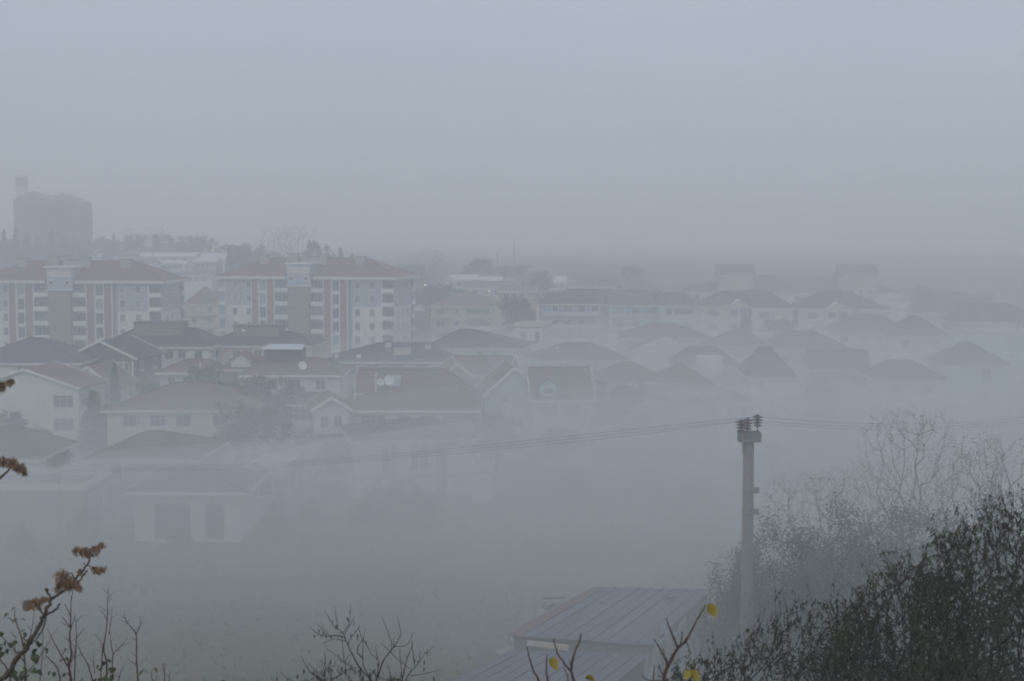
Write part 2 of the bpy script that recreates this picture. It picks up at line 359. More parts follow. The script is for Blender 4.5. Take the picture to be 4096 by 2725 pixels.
# ---- the two apartment blocks
def apartment(label, pc_px, ey, Y, yaw, drop):
    H = 17.2; fl = 2.9; L = 39.5; D = 14.0
    pc = at(pc_px, ey, Y)      # the middle of the stair tower at the eaves
    ut = 19.1
    t = thing('apartment_building', label, 'apartment block', (pc.x, pc.y, pc.z-H), -math.radians(yaw))
    fr = Fr((-ut, 0, 0), (1,0,0), (0,-1,0)); vsplit = H-2*fl-.15
    def wins(u, w_, hh=1.5, top=.75): return [(round(u, 2), round(u+w_, 2), round(H-top-k*fl-hh, 2), round(H-top-k*fl, 2)) for k in range(6) if H-top-k*fl-hh > .3]
    placed = []
    def two_tone(f_, a, b, ws):
        m = MB(); facade(m, f_, a, b, vsplit, H, [o for o in ws if o[2] > vsplit]); m.build('upper_wall', W_APTB, t)
        m = MB(); facade(m, f_, a, b, 0, vsplit, [o for o in ws if o[3] < vsplit]); m.build('wall', W_APT, t)
    def section(a, b, ws):
        placed.extend(ws)
        two_tone(fr, a, b, ws)
    section(1.5, 7.4, wins(3.0, 1.0)+wins(6.25, .95))
    section(30.4, 36.9, wins(30.9, 1.1)+wins(34.2, 1.1))
    # balcony recesses: one opening per storey, 1.3 m deep, with a glazed back
    for a, b, side in ((0, 1.25, 'e'), (12.85, 15.9, 'm'), (21.1, 23.8, 'm'), (37.1, 39.5, 'e')):
        ops = [(a+.02, b-.02, H-.35-k*fl-1.95, H-.35-k*fl, 1.3, True) for k in range(6) if H-.35-k*fl-1.95 > .2]
        bal = MB(); facade(bal, fr, a, b, 0, H, ops); bal.build('balcony_wall', W_TEAL, t)
        for k, o in enumerate(ops):
            m = MB(); e = .35
            x0, x1 = a-ut-(.0 if side == 'm' else .15), b-ut+(.0 if side == 'm' else .15)
            m.box(x0, x1, -e, -e+.12, o[2]-.75, o[2]+.12); m.box(x0, x1, -e+.12, -.01, o[2]-.75, o[2]-.62)
            m.box(x0, x0+.1, -e+.12, -.01, o[2]-.62, o[2]+.12); m.box(x1-.1, x1, -e+.12, -.01, o[2]-.62, o[2]+.12)
            q = m.build('balcony', M_TRIM, t)
            window(q, fr, a+.25, b-.25, o[2]+.05, o[3]-.25, 'triple' if b-a > 2 else 'single', trim=False, base=1.12)
            if k in (0, 2) and side == 'm': addbox(q, 'air_conditioner', M_TRIM, x0+.6, x0+1.4, -e-.3, -e-.005, o[2]-.35, o[2]+.2)
    # striped cladding columns and white framed window bays
    for a, b in ((7.5, 9.0), (10.95, 12.65), (24.0, 25.65), (27.6, 29.2)):
        clad = MB(); clad.box(a-ut, b-ut, -.10, 0, 0, H)
        v = .3
        while v < H: clad.box(a-ut+.03, b-ut-.03, -.15, -.101, v, v+.17); v += .42
        clad.build('cladding', M_CLAD, t)
    for a, b in ((9.15, 10.85), (25.75, 27.5)):
        ws = [(a+.12, b-.12, round(H-.5-k*fl-2.25, 2), round(H-.5-k*fl, 2)) for k in range(6) if H-.5-k*fl-2.25 > .1]
        white = MB(); facade(white, fr, a, b, 0, H, ws); white.build('wall', W_APT, t)
        for o in ws: window(t, fr, *o, style='double')
    for o in placed: window(t, fr, *o, style='double')
    # recessed corner
    blue = MB(); facade(blue, fr, 29.4, 30.4, 0, H, [], base=.8)
    for u in (29.4, 30.4): blue.poly(fr.p(u, 0, 0), fr.p(u, 0, .8), fr.p(u, H, .8), fr.p(u, H, 0))
    blue.build('recess_wall', W_APTB, t)
    # gap walls either side of the tower, their shade put into the taupe colour
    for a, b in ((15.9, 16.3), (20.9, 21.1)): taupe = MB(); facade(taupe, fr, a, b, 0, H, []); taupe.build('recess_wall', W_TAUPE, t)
    # side walls
    for X, ux, n in ((L-ut, (0,1,0), (1,0,0)), (-ut, (0,-1,0), (-1,0,0))):
        f2 = Fr((X, 0 if n[0] > 0 else D, 0), ux, n); o2 = wins(3.2, .9)+wins(6.2, .9)+wins(8.9, .9)
        two_tone(f2, 0, D-2.4, o2)
        if n[0] > 0:
            for o in o2: window(t, f2, *o, style='double')
        ops = [(D-2.3, D-.1, H-.35-k*fl-1.95, H-.35-k*fl, 1.2, True) for k in range(6) if H-.35-k*fl-1.95 > .2]
        bal = MB(); facade(bal, f2, D-2.4, D, 0, H, ops); bal.build('balcony_wall', W_TEAL, t)
        for o in ops:
            m = MB(); s = n[0]; xa, xb = sorted((X+s*.25, X+s*.37)); ya, yb = ((D-2.35, D) if s > 0 else (0, 2.35))
            m.box(xa, xb, ya, yb, o[2]-.75, o[2]+.12); xa, xb = sorted((X+s*.005, X+s*.25)); m.box(xa, xb, ya, yb, o[2]-.75, o[2]-.62); m.build('balcony', M_TRIM, t)
    white = MB(); white.poly((L-ut, D, 0), (-ut, D, 0), (-ut, D, H), (L-ut, D, H))
    white.poly((-ut, 0, H-.01), (L-ut, 0, H-.01), (L-ut, D, H-.01), (-ut, D, H-.01))
    white.build('wall', W_APT, t)
    for u in (1.38, 7.42, 9.06, 10.9, 12.75, 23.9, 25.7, 27.55, 29.3, 37.0):
        m = MB(); m.box(u-ut-.1, u-ut+.1, -.22, 0, 0, H); m.build('pilaster', M_TRIM, t)
    # stair tower
    tw = MB(); x0, x1 = 16.3-ut, 20.9-ut; xt1 = x1+.55; TH = H+2.9
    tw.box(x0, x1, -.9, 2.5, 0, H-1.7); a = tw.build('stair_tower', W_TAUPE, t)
    m = MB(); m.box(x0-.2, xt1, -1.15, 4.5, H-1.7, TH); hd = m.build('tower_head', W_APTB, t)
    m = MB(); m.box(x0-.6, xt1+.4, -1.55, 4.9, TH, TH+.3); m.build('tower_cornice', M_TRIM, hd)
    m = MB(); m.box(x0, xt1-.2, -1.22, -1.152, H+1.0, H+2.35); m.build('blank_panel', M_FASCIA, hd)
    m = MB(); m.box(x0-.25, xt1+.05, -1.25, -1.152, H-1.75, H-1.55); m.build('string_course', M_TRIM, hd)
    for xx in (x0+.75, xt1-1.0):
        m = MB(); m.lathe([(.56, 0), (.56, .12), (.42, .12), (.42, 0)], 20, cap=False)
        q = m.build('round_window', M_TRIM, hd, False, (xx, -1.15, H-.12), (PI/2, 0, 0))
        m = MB(); m.lathe([(.43, .02), (.43, .05)], 20); m.build('pane', M_GLASS, q)
    # roof in one hip with the fascia band; tower head stands through it
    m = MB(); ed = roof_solid(m, H+.25, -ut-.9, L-ut+.9, -.8, D+.9, 3.9, 'hip', (.24, .78), .3); r = m.build('roof', R_APT, t)
    c = MB()
    for p, q in ed: c.bar(Vector(p)+Vector((0,0,.03)), Vector(q)+Vector((0,0,.03)), .3, .18)
    c.build('ridge_cap', R_APT, r)
    f = MB(); xa, xb = -ut-.95, L-ut+.95
    f.box(xa, x0-.61, -.9, -.8, H-.3, H+.3); f.box(xt1+.41, xb, -.9, -.8, H-.3, H+.3)
    f.box(xb-.05, xb+.05, -.8, D+.9, H-.3, H+.3); f.box(xa-.05, xa+.05, -.8, D+.9, H-.3, H+.3); f.build('fascia', M_FASCIA, t)
    zr = H+4.15
    for u, y, w_, z in ((8.3, 5.2, 1.9, zr+.55), (14.6, 6, 2.2, zr+.85), (17.8, 5.5, 1.4, zr+1.0), (22.2, 4.6, 1.5, zr+.7), (30.5, 5.0, 1.9, zr+.35)):
        chimney(t, u-ut, y, H+1.5, z, w_)
    addbox(t, 'roof_hatch', W_GREY, -.9, 2.6, 4.2, 6.6, H+2, zr+.25, M_DARKCAP)
    return t
apartment('whole six-storey block with brown striped columns and four chimneys on its red hip roof', 1209, 1112, 303, 14, 0)
apartment('six-storey block with brown striped columns, one wing cut off by the photo edge', 253, 1128, 289, 6, 0)

H = house
D2, S_ = 'double', 'single'
# behind and between the apartment blocks
H('cream house with a red roof glimpsed in the gap between the two apartment blocks', 735, 880, 1218, 1146, 350, 0, 9, wall=W_CREAM, roof=R_RED, floors=3, balc=((.05, .95, 0, W_PINK), (.05, .95, 1, W_PINK)))
y_ = H('beige three-storey house with brown balcony bands beside the end of the apartment block', 1715, 2045, 1226, 1165, 340, 4, 12, wall=W_BEIGE, roof=R_RED2, floors=4, fl=2.9,
  cols=[(.12, 2.2, 'double'), (.33, 1.0, D2), (.60, 5.6, 'many'), (.92, 1.0, D2)], balc=((.02, .24, 0, W_PINK), (.44, .76, 0, W_PINK), (.02, .24, 1, W_PINK), (.44, .76, 1, W_CREAM)), ridge=(.38, .42))
q = H('long three-storey terrace with cream and blue-grey bands, its first block beside the big dark tree', 2137, 2420, 1216, 1158, 311, 2, 12, wall=W_TEAL, roof=R_BROWN, floors=3, fl=2.9, first=.5,
  cols=[(.28, 1.3, 'double'), (.47, 2.0, 'quad'), (.68, 1.6, 'triple'), (.88, 1.6, 'triple')], name='terrace_house', ridge=(.5, 1.01))
q2 = H('cream and blue-grey terrace block joined beyond a teal stair wall, three rows of windows', 2430, 2655, 1222, 1160, 309, 2, 12, wall=W_TEAL, roof=R_BROWN, floors=3, fl=2.9, first=.5,
  cols=[(.2, 1.8, 'triple'), (.5, 1.8, 'triple'), (.82, 2.0, 'quad')], name='terrace_house', ridge=(-.01, 1.01))
for T, spans in ((q, ((.1, .96),)), (q2, ((.04, .97),))):
    w_, h = T['_w'], T['_h']
    for k in range(3):
        for a, b in spans:
            m = MB(); v = h-.5-k*2.9
            m.box(w_*a-w_/2, w_*b-w_/2, -.045, -.001, v+.125, v+.3); m.box(w_*a-w_/2, w_*b-w_/2, -.045, -.001, v-1.9, v-1.43); m.build('cream_band', W_CREAM, T)
            m = MB(); m.box(w_*a-w_/2, w_*b-w_/2, -.9, -.10, v-2.35, v-1.95); m.build('balcony', W_TEAL, T)
    m = MB(); m.box(-w_/2-.02, -w_/2+.5, -.12, 0, 0, h); m.build('pilaster', W_WHITE, T)
H('white plastered house end with balcony recess where the terrace meets the cream houses', 2640, 2800, 1224, 1172, 300, 0, 12, wall=W_PALEBLUE, roof=R_BROWN, floors=3, name='terrace_house', cols=[(.2, 1.3, D2), (.6, 4, 'many')], ridge=(-.01, .7))
def gabled(t, fx, w_, rise=1.3, k=2, wall=W_CREAM, stair='triple'):
    W_, h = t['_w'], t['_h']; x = fx*W_-W_/2; m = MB()
    m.box(x-w_/2, x+w_/2, -.9, -.003, 0, h-.25); m.poly((x-w_/2, -.902, h-.26), (x+w_/2, -.902, h-.26), (x, -.902, h+rise-.1)); o = m.build('gabled_bay', wall, t)
    r = MB()
    for s in (-1, 1):
        A = [Vector((x+s*(w_/2+.4), -1.3, h-.35)), Vector((x, -1.3, h+rise)), Vector((x, 3.5, h+rise)), Vector((x+s*(w_/2+.4), 3.5, h-.35))]
        B = [a+Vector((0,0,.15)) for a in A]; r.poly(*A); r.poly(*B)
        for i in range(4): j = (i+1)%4; r.poly(A[i], A[j], B[j], B[i])
    r.build('bay_roof', M_TRIM, o)
    for j in range(k):
        for u in (.06, .54): window(o, Fr((x-w_/2, -.92, 0), (1,0,0), (0,-1,0)), w_*u, w_*(u+.4), h-1.9-j*2.9, h-.45-j*2.9, stair, base=-.1)
c1 = H('cream two-storey villa with a white gabled bay, pointed conifer standing at its corner', 2795, 3000, 1226, 1166, 292, 2, 12, wall=W_CREAM, roof=R_BROWN, floors=2, cols=[(.26, 2.2, 'quad')], ridge=(.5, 1.01), first=.8, name='villa'); gabled(c1, .8, 4.0)
c2 = H('plain cream villa wall behind the pointed conifer, under the wide dark red roof', 3000, 3180, 1232, 1160, 291, 2, 12, wall=W_CREAM, roof=R_BROWN, floors=2, cols=[(.28, 2.2, 'quad')], ridge=(-.01, .45), first=.9, name='villa')
c3 = H('faint cream villa with a gabled bay, last of its row before the fog thickens', 3186, 3560, 1236, 1168, 290, 2, 12, wall=W_CREAM, roof=R_BROWN, floors=2, cols=[(.16, 2.2, 'quad'), (.7, 2.4, 'quad')], ridge=(.3, .62), first=.8, name='villa'); gabled(c3, .43, 4.4)
# the large red-roofed building with two lookout towers on the rise
m1 = H('long building with a wide red roof and two lookout rooms, behind the villas', 2680, 3600, 1172, 1103, 338, 2, 15, wall=W_CREAM, roof=R_RED2, floors=1, ridge=(.34, .84), cols=[(x/9, 1.4, D2) for x in range(1, 9)], name='institute', cat='large building')
W_, h, r = m1['_w'], m1['_h'], m1['_r']
for px in (2948, 3440):
    c_ = at(px, 1106, 337); x = (c_-m1.location).x; zt = c_.z-m1.location.z; m = MB(); m.box(x-4.0, x+4.0, -1.0, 7.5, h-1.5, zt); o = m.build('lookout_room', W_PINK, m1)
    m = MB(); roof_solid(m, zt+.1, x-4.5, x+4.5, -1.6, 8.1, 2.7, 'gable_x'); m.build('roof', R_RED2, o)
    m = MB(); m.bar((x+4.55, -1.6, zt), (x+4.55, 3.25, zt+3.1), .1, .3); m.bar((x+4.55, 8.1, zt), (x+4.55, 3.25, zt+3.1), .1, .3); m.box(x-4.5, x+4.5, -1.68, -1.6, zt-.2, zt+.12); m.build('barge_board', M_FASCIA, o)
    for u in (1.2, 3.6, 6.0): window(o, Fr((x-4.0, -1.0, 0), (1,0,0), (0,-1,0)), u, u+1.1, h-.3, h+1.0, 'double', base=-.14)
# far roofs right
H('low red-roofed house fading into the fog under the small white chimney tower', 3560, 3800, 1345, 1262, 235, 5, 10, wall=W_WHITE, roof=R_RED2, floors=2)
H('dim house with a broad roof beyond the last villa, nearly lost in fog', 3640, 4000, 1255, 1170, 330, 5, 14, wall=W_GREY, roof=R_BROWN, floors=2)
H('small pale flat-topped house behind the dark-roofed white house', 3884, 4120, 1334, 1300, 250, -4, 9, 'flat', wall=W_PALEBLUE, roof=R_GREY, floors=2, cols=[(.3, 1.2, D2), (.7, 1.2, D2)])
H('tall pale blue-white house with a dark hip roof, alone at the foggy edge of town', 3770, 4040, 1460, 1370, 195, 3, 10, wall=W_PALEBLUE, roof=R_GREY, floors=3, cols=[(.68, 1.3, D2, 1.6)], ridge=(.45, .55), fl=3.1)
H('white house with narrow windows standing behind the dark hip roof, bare side wall', 2056, 2172, 1312, 1300, 232, 12, 7, 'flat', wall=W_WHITE, roof=R_DARK, floors=3, cols=[(.32, .9, S_, 1.8), (.8, .9, S_, 1.8)], fl=3.4)
H('dim red roof in thick fog directly below the last villa', 3330, 3650, 1330, 1262, 262, 2, 11, wall=W_WHITE, roof=R_RED2, floors=2, ridge=(.3, .7))
H('dim wide roof below the villas with a pale ridge end, past the pointed conifer', 3080, 3420, 1400, 1325, 224, -3, 11, wall=W_BEIGE, roof=R_RED2, floors=2, ridge=(.35, .6))
H('ghostly house in fog between the drainpipe house and the tall pale house', 3500, 3790, 1520, 1440, 182, 4, 10, wall=W_WHITE, roof=R_BROWN, floors=2, ridge=(.3, .6))
H('shallow dark roof in fog next to the low white house with dark doors', 2690, 2960, 1462, 1388, 200, 3, 10, wall=W_BEIGE, roof=R_BROWN, floors=2, ridge=(.3, .7))
H('broad ghostly roof at the photo edge above the flat-topped pale house', 3820, 4180, 1290, 1215, 285, 3, 12, wall=W_GREY, roof=R_BROWN, floors=2, ridge=(.2, .7))
# middle rows
d1 = H('house under the long dark hip roof below the apartment blocks, plastered penthouse on its ridge', 385, 850, 1388, 1312, 221, 0, 12, wall=W_WHITE, roof=R_DARK, floors=2, cols=[(.63, 1.4, D2), (.75, 1.2, D2), (.9, 1.2, D2)], ridge=(.26, .78))
W_, h, r = d1['_w'], d1['_h'], d1['_r']; addbox(d1, 'penthouse', W_TAUPE, W_*-.24, W_*.2, 3.5, 8.5, h+1, h+r+.9, M_DARKCAP)
d2 = H('dark hip-roofed house in front of the striped block, long plastered penthouse on its ridge', 800, 1262, 1384, 1325, 226, 2, 12, wall=W_BEIGE, roof=R_DARK, floors=2, ridge=(.24, .7))
W_, h, r = d2['_w'], d2['_h'], d2['_r']; addbox(d2, 'penthouse', W_TAUPE, W_*-.27, W_*.16, 3.5, 8.5, h+1, h+r+.9, M_DARKCAP)
addbox(d2, 'skylight', M_TRIM, W_*-.19, W_*-.16, 3.3, 3.49, h+r+.1, h+r+.5)
H('house with a low grey hip roof, behind the pale green gable house', -160, 335, 1452, 1352, 197, 0, 12, wall=W_WHITE, roof=R_GREY, floors=2, ridge=(.45, .55), cols=[(.52, 2.2, 'triple'), (.82, 1.6, D2)])
f_ = H('dark gabled house with thick white barge boards and white corner posts', 250, 560, 1434, 1363, 204, 6, 11, 'gable_y', wall=W_DARK, roof=R_DARK, floors=2, fascia=M_TRIM, cols=[(.35, 1.6, D2), (.8, 2.2, 'triple')], ov=.6)  # shadow on the gable wall is put into its dark wall colour
W_, h = f_['_w'], f_['_h']
for x in (W_/2-.3, W_/2-1.6): m = MB(); m.box(x, x+.25, -.6, -.35, 0, h-.3); m.build('corner_post', M_TRIM, f_)
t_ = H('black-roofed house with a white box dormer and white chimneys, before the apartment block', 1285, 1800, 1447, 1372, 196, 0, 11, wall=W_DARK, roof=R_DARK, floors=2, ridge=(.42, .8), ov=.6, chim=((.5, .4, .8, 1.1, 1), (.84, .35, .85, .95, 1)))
W_, h, r = t_['_w'], t_['_h'], t_['_r']; addbox(t_, 'box_dormer', W_CREAM, W_*.06, W_*.2, 1.6, 5.5, h+r*.3, h+r*.86, M_DARKCAP)
for k, (a, b) in enumerate(((.02, .05), (.2, .24))): addbox(t_, 'roof_vent', M_TRIM, W_*(a-.45), W_*(b-.45), .6, 1.6, h+.2, h+.9)
u_ = H('house with a broad black hip roof over a white top storey with three tiny windows', 1690, 2100, 1393, 1318, 211, 8, 12, wall=W_WHITE, roof=R_DARK, floors=2, ridge=(.3, .42), first=.5, wh=.8, cols=[(.56, .5, S_), (.64, .3, S_), (.72, .5, S_)], side=[(.3, .9, D2), (.65, 1.6, D2)])
s_ = H('small red-roofed house with a thick white eave and a white pipe chimney, beside dark trees', 622, 845, 1490, 1437, 184, 0, 8, wall=W_CREAM, roof=R_RED2, floors=2, fascia=M_TRIM, cols=[(.25, 1.0, D2), (.6, 1.4, D2)], ridge=(.45, .85))
W_, h = s_['_w'], s_['_h']; addbox(s_, 'pipe_chimney', M_TRIM, W_*.36, W_*.36+.2, -.7, -.5, h-.9, h+1.3)
x_ = H('red roof carrying a small white-fronted roof house with curved eaves', 870, 1085, 1478, 1415, 186, 2, 8, wall=W_TAUPE, roof=R_RED2, floors=2)
W_, h = x_['_w'], x_['_h']; dormer(x_, -.5, 0, h+.3, 2.6, .9, .9, 4, W_WHITE, R_RED, False)
q_ = H('wide red hip-roofed house with a glaring metal sheet on its roof terrace', 955, 1375, 1500, 1432, 174, 0, 10, wall=W_WHITE, roof=R_RED2, floors=2, fascia=M_TRIM, ridge=(.2, .7), cols=[(.3, 1.2, D2), (.52, 1.8, 'triple'), (.8, 1.2, D2)])
W_, h, r = q_['_w'], q_['_h'], q_['_r']; pt = addbox(q_, 'roof_terrace', W_DARK, -W_*.34, W_*.06, 4, 8, h+.8, h+r+1.2)
m = MB(); m.poly((-W_*.36, 3.2, h+r+1.25), (W_*.08, 3.2, h+r+1.2), (W_*.05, 7, h+r+1.62), (-W_*.32, 7, h+r+1.62)); m.poly((-W_*.36, 3.2, h+r+1.2), (W_*.08, 3.2, h+r+1.15), (W_*.08, 3.2, h+r+1.2), (-W_*.36, 3.2, h+r+1.25)); m.build('metal_sheet', R_METAL, pt)
dish(q_, W_*.1, 1.2, h+1.0)
v_ = H('steep red-roofed house with white barge boards directly below the white top storey', 1790, 2040, 1500, 1424, 186, 10, 7, 'gable_x', wall=W_PALEBLUE, roof=R_RED, floors=2, fascia=M_TRIM, cols=[(.35, 1.0, D2), (.72, 1.0, D2)])
H('small white gable house squeezed before the steep red roof, one tall window', 1770, 1885, 1500, 1452, 176, -8, 8, 'gable_y', wall=W_PINK, roof=R_RED2, floors=2, cols=[(.5, .9, D2, 1.8)], fascia=M_TRIM)
o_ = H('big red-roofed house with a long pale eave and a glazed corner room', 1385, 1925, 1640, 1478, 152, 0, 13, wall=W_WHITE, roof=R_RED2, floors=2, ridge=(.05, .72), cols=[(.14, 1.6, 'triple'), (.24, .9, S_), (.42, 1.2, D2), (.6, 1.6, D2), (.86, 3.6, 'quad', 1.7)], fascia=M_TRIM)
W_, h, r = o_['_w'], o_['_h'], o_['_r']
for fx, fy, z0, z1 in ((.0, .1, .25, .95), (.16, .2, .35, 1.0)): addbox(o_, 'flue_pipe', M_FASCIA, W_*(fx-.49), W_*(fx-.49)+.22, 13*fy, 13*fy+.2, h+.2, h+r*z1)
dish(o_, -W_*.22, 3.0, h+r*.75, .6); dish(o_, -W_*.29, 3.0, h+r*.7, .45)
addbox(o_, 'rooftop_tank', W_PALEBLUE, -W_*.2, -W_*.13, 3.5, 5, h+r*.5, h+r*.86)
addbox(o_, 'eyebrow_dormer', W_CREAM, -W_*.49, -W_*.41, 2, 3, h+.6, h+1.5)
o2 = H('low white gabled wing at the shoulder of the big red-roofed house', 1240, 1410, 1640, 1590, 148, -10, 7, 'gable_y', wall=W_WHITE, roof=R_RED2, floors=2, fascia=M_TRIM, cols=[(.3, .9, D2), (.7, .9, D2)])
p_ = H('narrow white house with a boxed-in balcony, beside the spreading dark trees', 1150, 1275, 1617, 1570, 158, 4, 8, wall=W_WHITE, roof=R_GREY, floors=3, cols=[(.5, 2.2, 'triple')], balc=((.1, .9, 0), (.1, .9, 1)))
xh = H('white gable front with attic windows beside a steep red roof edged in white', 1925, 2190, 1586, 1470, 162, -6, 10, 'gable_y', wall=W_PALEBLUE, roof=R_RED2, floors=3, fascia=M_TRIM, cols=[(.34, .7, D2), (.62, .7, D2)], ov=.4, first=-.6)
xr = H('steep red-roofed house whose slope carries a small dormer, white band under the eave', 2120, 2380, 1600, 1470, 158, -4, 9, 'gable_x', wall=W_PALEBLUE, roof=R_RED, floors=2, fascia=M_TRIM, cols=[(.25, 2.0, 'triple'), (.7, 1.8, 'triple')])
W_, h, r = xr['_w'], xr['_h'], xr['_r']; dormer(xr, -W_*.25, .3, h+.3, 2.0, 1.2, .8, 4, W_PALEBLUE, R_RED, True)
nh = H('low red-roofed house stretching away beside the steep dormer roof, white band below its eave', 2370, 2700, 1530, 1448, 172, -4, 9, wall=W_WHITE, roof=R_RED2, floors=2)
H('long low roof in fog in front of the terrace, broken white eave line', 2130, 2520, 1440, 1372, 204, -3, 10, wall=W_WHITE, roof=R_BROWN, floors=2, chim=((.25, .3, .5, .9, 1),))
H('house with a rusty red hip roof and tall balcony door before the terrace', 2480, 2850, 1352, 1292, 245, 2, 12, wall=W_BEIGE, roof=R_RED, floors=2, cols=[(.08, 1.4, D2, 2.0), (.26, .9, D2, 1.8)], ridge=(.4, .55))
gw = H('broad white gable wall catching the light, bare but for two dark downpipes', 2530, 2790, 1402, 1347, 222, 2, 11, 'gable_y', wall=W_WHITE, roof=R_RED2, floors=1, cols=[(.85, .7, S_, .7)], ov=.25, fascia=M_TRIM)
W_, h = gw['_w'], gw['_h']
for x in (-W_*.06, W_*.12): addbox(gw, 'downpipe', M_STEEL, x, x+.14, -.16, -.02, 0, h+.9)
H('red roof rising behind the broad white gable wall, toward the pointed conifer', 2810, 3110, 1388, 1322, 236, 4, 11, wall=W_BEIGE, roof=R_BROWN, floors=2)
e_ = H('tall blank white wall with one small window, drainpipe down its middle', 2990, 3185, 1508, 1390, 176, 2, 11, wall=W_WHITE, roof=R_BROWN, floors=3, cols=[(.25, .7, S_, .7)], ov=.35, ridge=(.4, .6), fl=3.3, first=.8)
W_, h = e_['_w'], e_['_h']; addbox(e_, 'downpipe', M_STEEL, -.05, .08, -.16, -.02, 0, h-.5)
j_ = H('faint house with a triple window, just before the blank white wall', 2590, 2890, 1562, 1455, 171, 0, 10, wall=W_BEIGE, roof=R_RED2, floors=2, cols=[(.2, .8, S_), (.76, 2.8, 'quad')])
addbox(j_, 'roof_box', W_WHITE, 2.2, 5.2, 4.5, 7, j_['_h']+1, j_['_h']+j_['_r']+.9)
H('low white house with two dark doors, beside the tall blank white wall', 2880, 3010, 1606, 1560, 165, 0, 7, wall=W_WHITE, roof=R_GREY, floors=2, cols=[(.25, .7, S_, 1.8), (.8, .7, S_, 1.8)])
H('dim house with a long drainpipe in the thick fog beyond the blank white wall', 3230, 3480, 1480, 1400, 196, 8, 9, 'gable_x', wall=W_GREY, roof=R_BROWN, floors=2)
# nearer houses in the hollow
g1 = H('pale green gable house with two dark glazed corner balconies, nearest of its stepped row', -130, 330, 1552, 1476, 178, 3, 10, 'gable_y', wall=W_GREEN, roof=R_RED2, floors=2, first=.9, wh=1.6, cols=[(.855, 2.6, 'triple'), (.48, .3, S_, .3)], side=[(.2, 2.6, 'triple'), (.6, 1.0, D2)], fascia=M_TRIM, ov=.4)
g2 = H('second gable house of the stepped row, white barge board rising over a red roof', 240, 470, 1556, 1466, 190, 4, 9, 'gable_y', wall=W_WHITE, roof=R_RED2, floors=2, cols=[(.8, 1.2, D2)], fascia=M_TRIM, ov=.4)
g3 = H('third gable house of the stepped row, dark red slope behind the cypress', 300, 545, 1560, 1470, 199, 4, 9, 'gable_y', wall=W_WHITE, roof=R_BROWN, floors=2, cols=[(.8, 1.2, D2)], fascia=M_TRIM, ov=.4)
h_ = H('cream house with a broad faded red hip roof behind the bushes, row of white-framed windows', 408, 1010, 1640, 1530, 155, 0, 13, wall=W_CREAM, roof=R_RED2, floors=2, fascia=M_FASCIA, ridge=(.4, .62), cols=[(.17, 1.9, 'triple'), (.23, .4, S_), (.36, 1.8, 'triple'), (.54, 1.7, 'double'), (.8, 1.6, D2)])
i_ = H('nearer house showing only its dull red hip roof under the cream house', 330, 800, 1836, 1726, 125, 2, 11, wall=W_GREY, roof=R_BROWN, floors=1, ridge=(.4, .55))
H('brown-roofed house pushed into trees at the photo edge, before the pale green gable', -220, 170, 1835, 1700, 128, 0, 10, wall=W_GREY, roof=R_BROWN, floors=1)
k_ = H('low house with a long faint eave and big dark garage openings beside the lamp post', 500, 1000, 1964, 1880, 112, 0, 9, wall=W_WHITE, roof=R_GREY, floors=1, fascia=M_TRIM, cols=[(.35, 3.0, 'single', 3.0), (.75, 1.6, 'single', 3.0)], first=1.0, ov=.7)
H('lowest flat-roofed house in the dim hollow, only its long eave line showing', -160, 335, 1972, 1960, 114, 0, 8, 'flat', wall=W_TAUPE, roof=R_GREY, floors=1, cols=[])
n_ = H('white two-storey house with grey hip roof and tall paired windows, nearest in the middle', 1405, 1905, 1758, 1678, 138, -12, 11, wall=W_WHITE, roof=R_GREY, floors=2, fl=3.6, first=.6, wh=2.6, fascia=M_FASCIA, ridge=(.4, .68),
       cols=[(.26, .8, S_), (.51, .85, 'double'), (.59, .85, 'double')], left=[(.3, 1.2, D2), (.75, 1.2, D2)])
W_, h = n_['_w'], n_['_h']
for fx in (.3, .69, .74): addbox(n_, 'pilaster', W_TAUPE, W_*(fx-.5), W_*(fx-.5)+.5, -.18, -.003, 0, h-.3)
addbox(n_, 'string_course', W_GREY, -W_/2, W_/2, -.05, -.002, h-3.75, h-3.5)
H('small white shed wall beside the white two-storey house', 1888, 1968, 1890, 1884, 134, 0, 3, 'flat', wall=W_WHITE, roof=R_GREY, floors=0, name='garden_shed', cat='shed')
H('pale concrete roof slab behind the lone lamp post', 985, 1135, 1900, 1890, 124, 3, 8, 'flat', wall=W_GREY, roof=R_METAL, floors=1)
H('dim house with a pale blank side, between the dark trees and the white two-storey house', 1245, 1420, 1770, 1700, 146, -10, 9, wall=W_PALEBLUE, roof=R_GREY, floors=1)
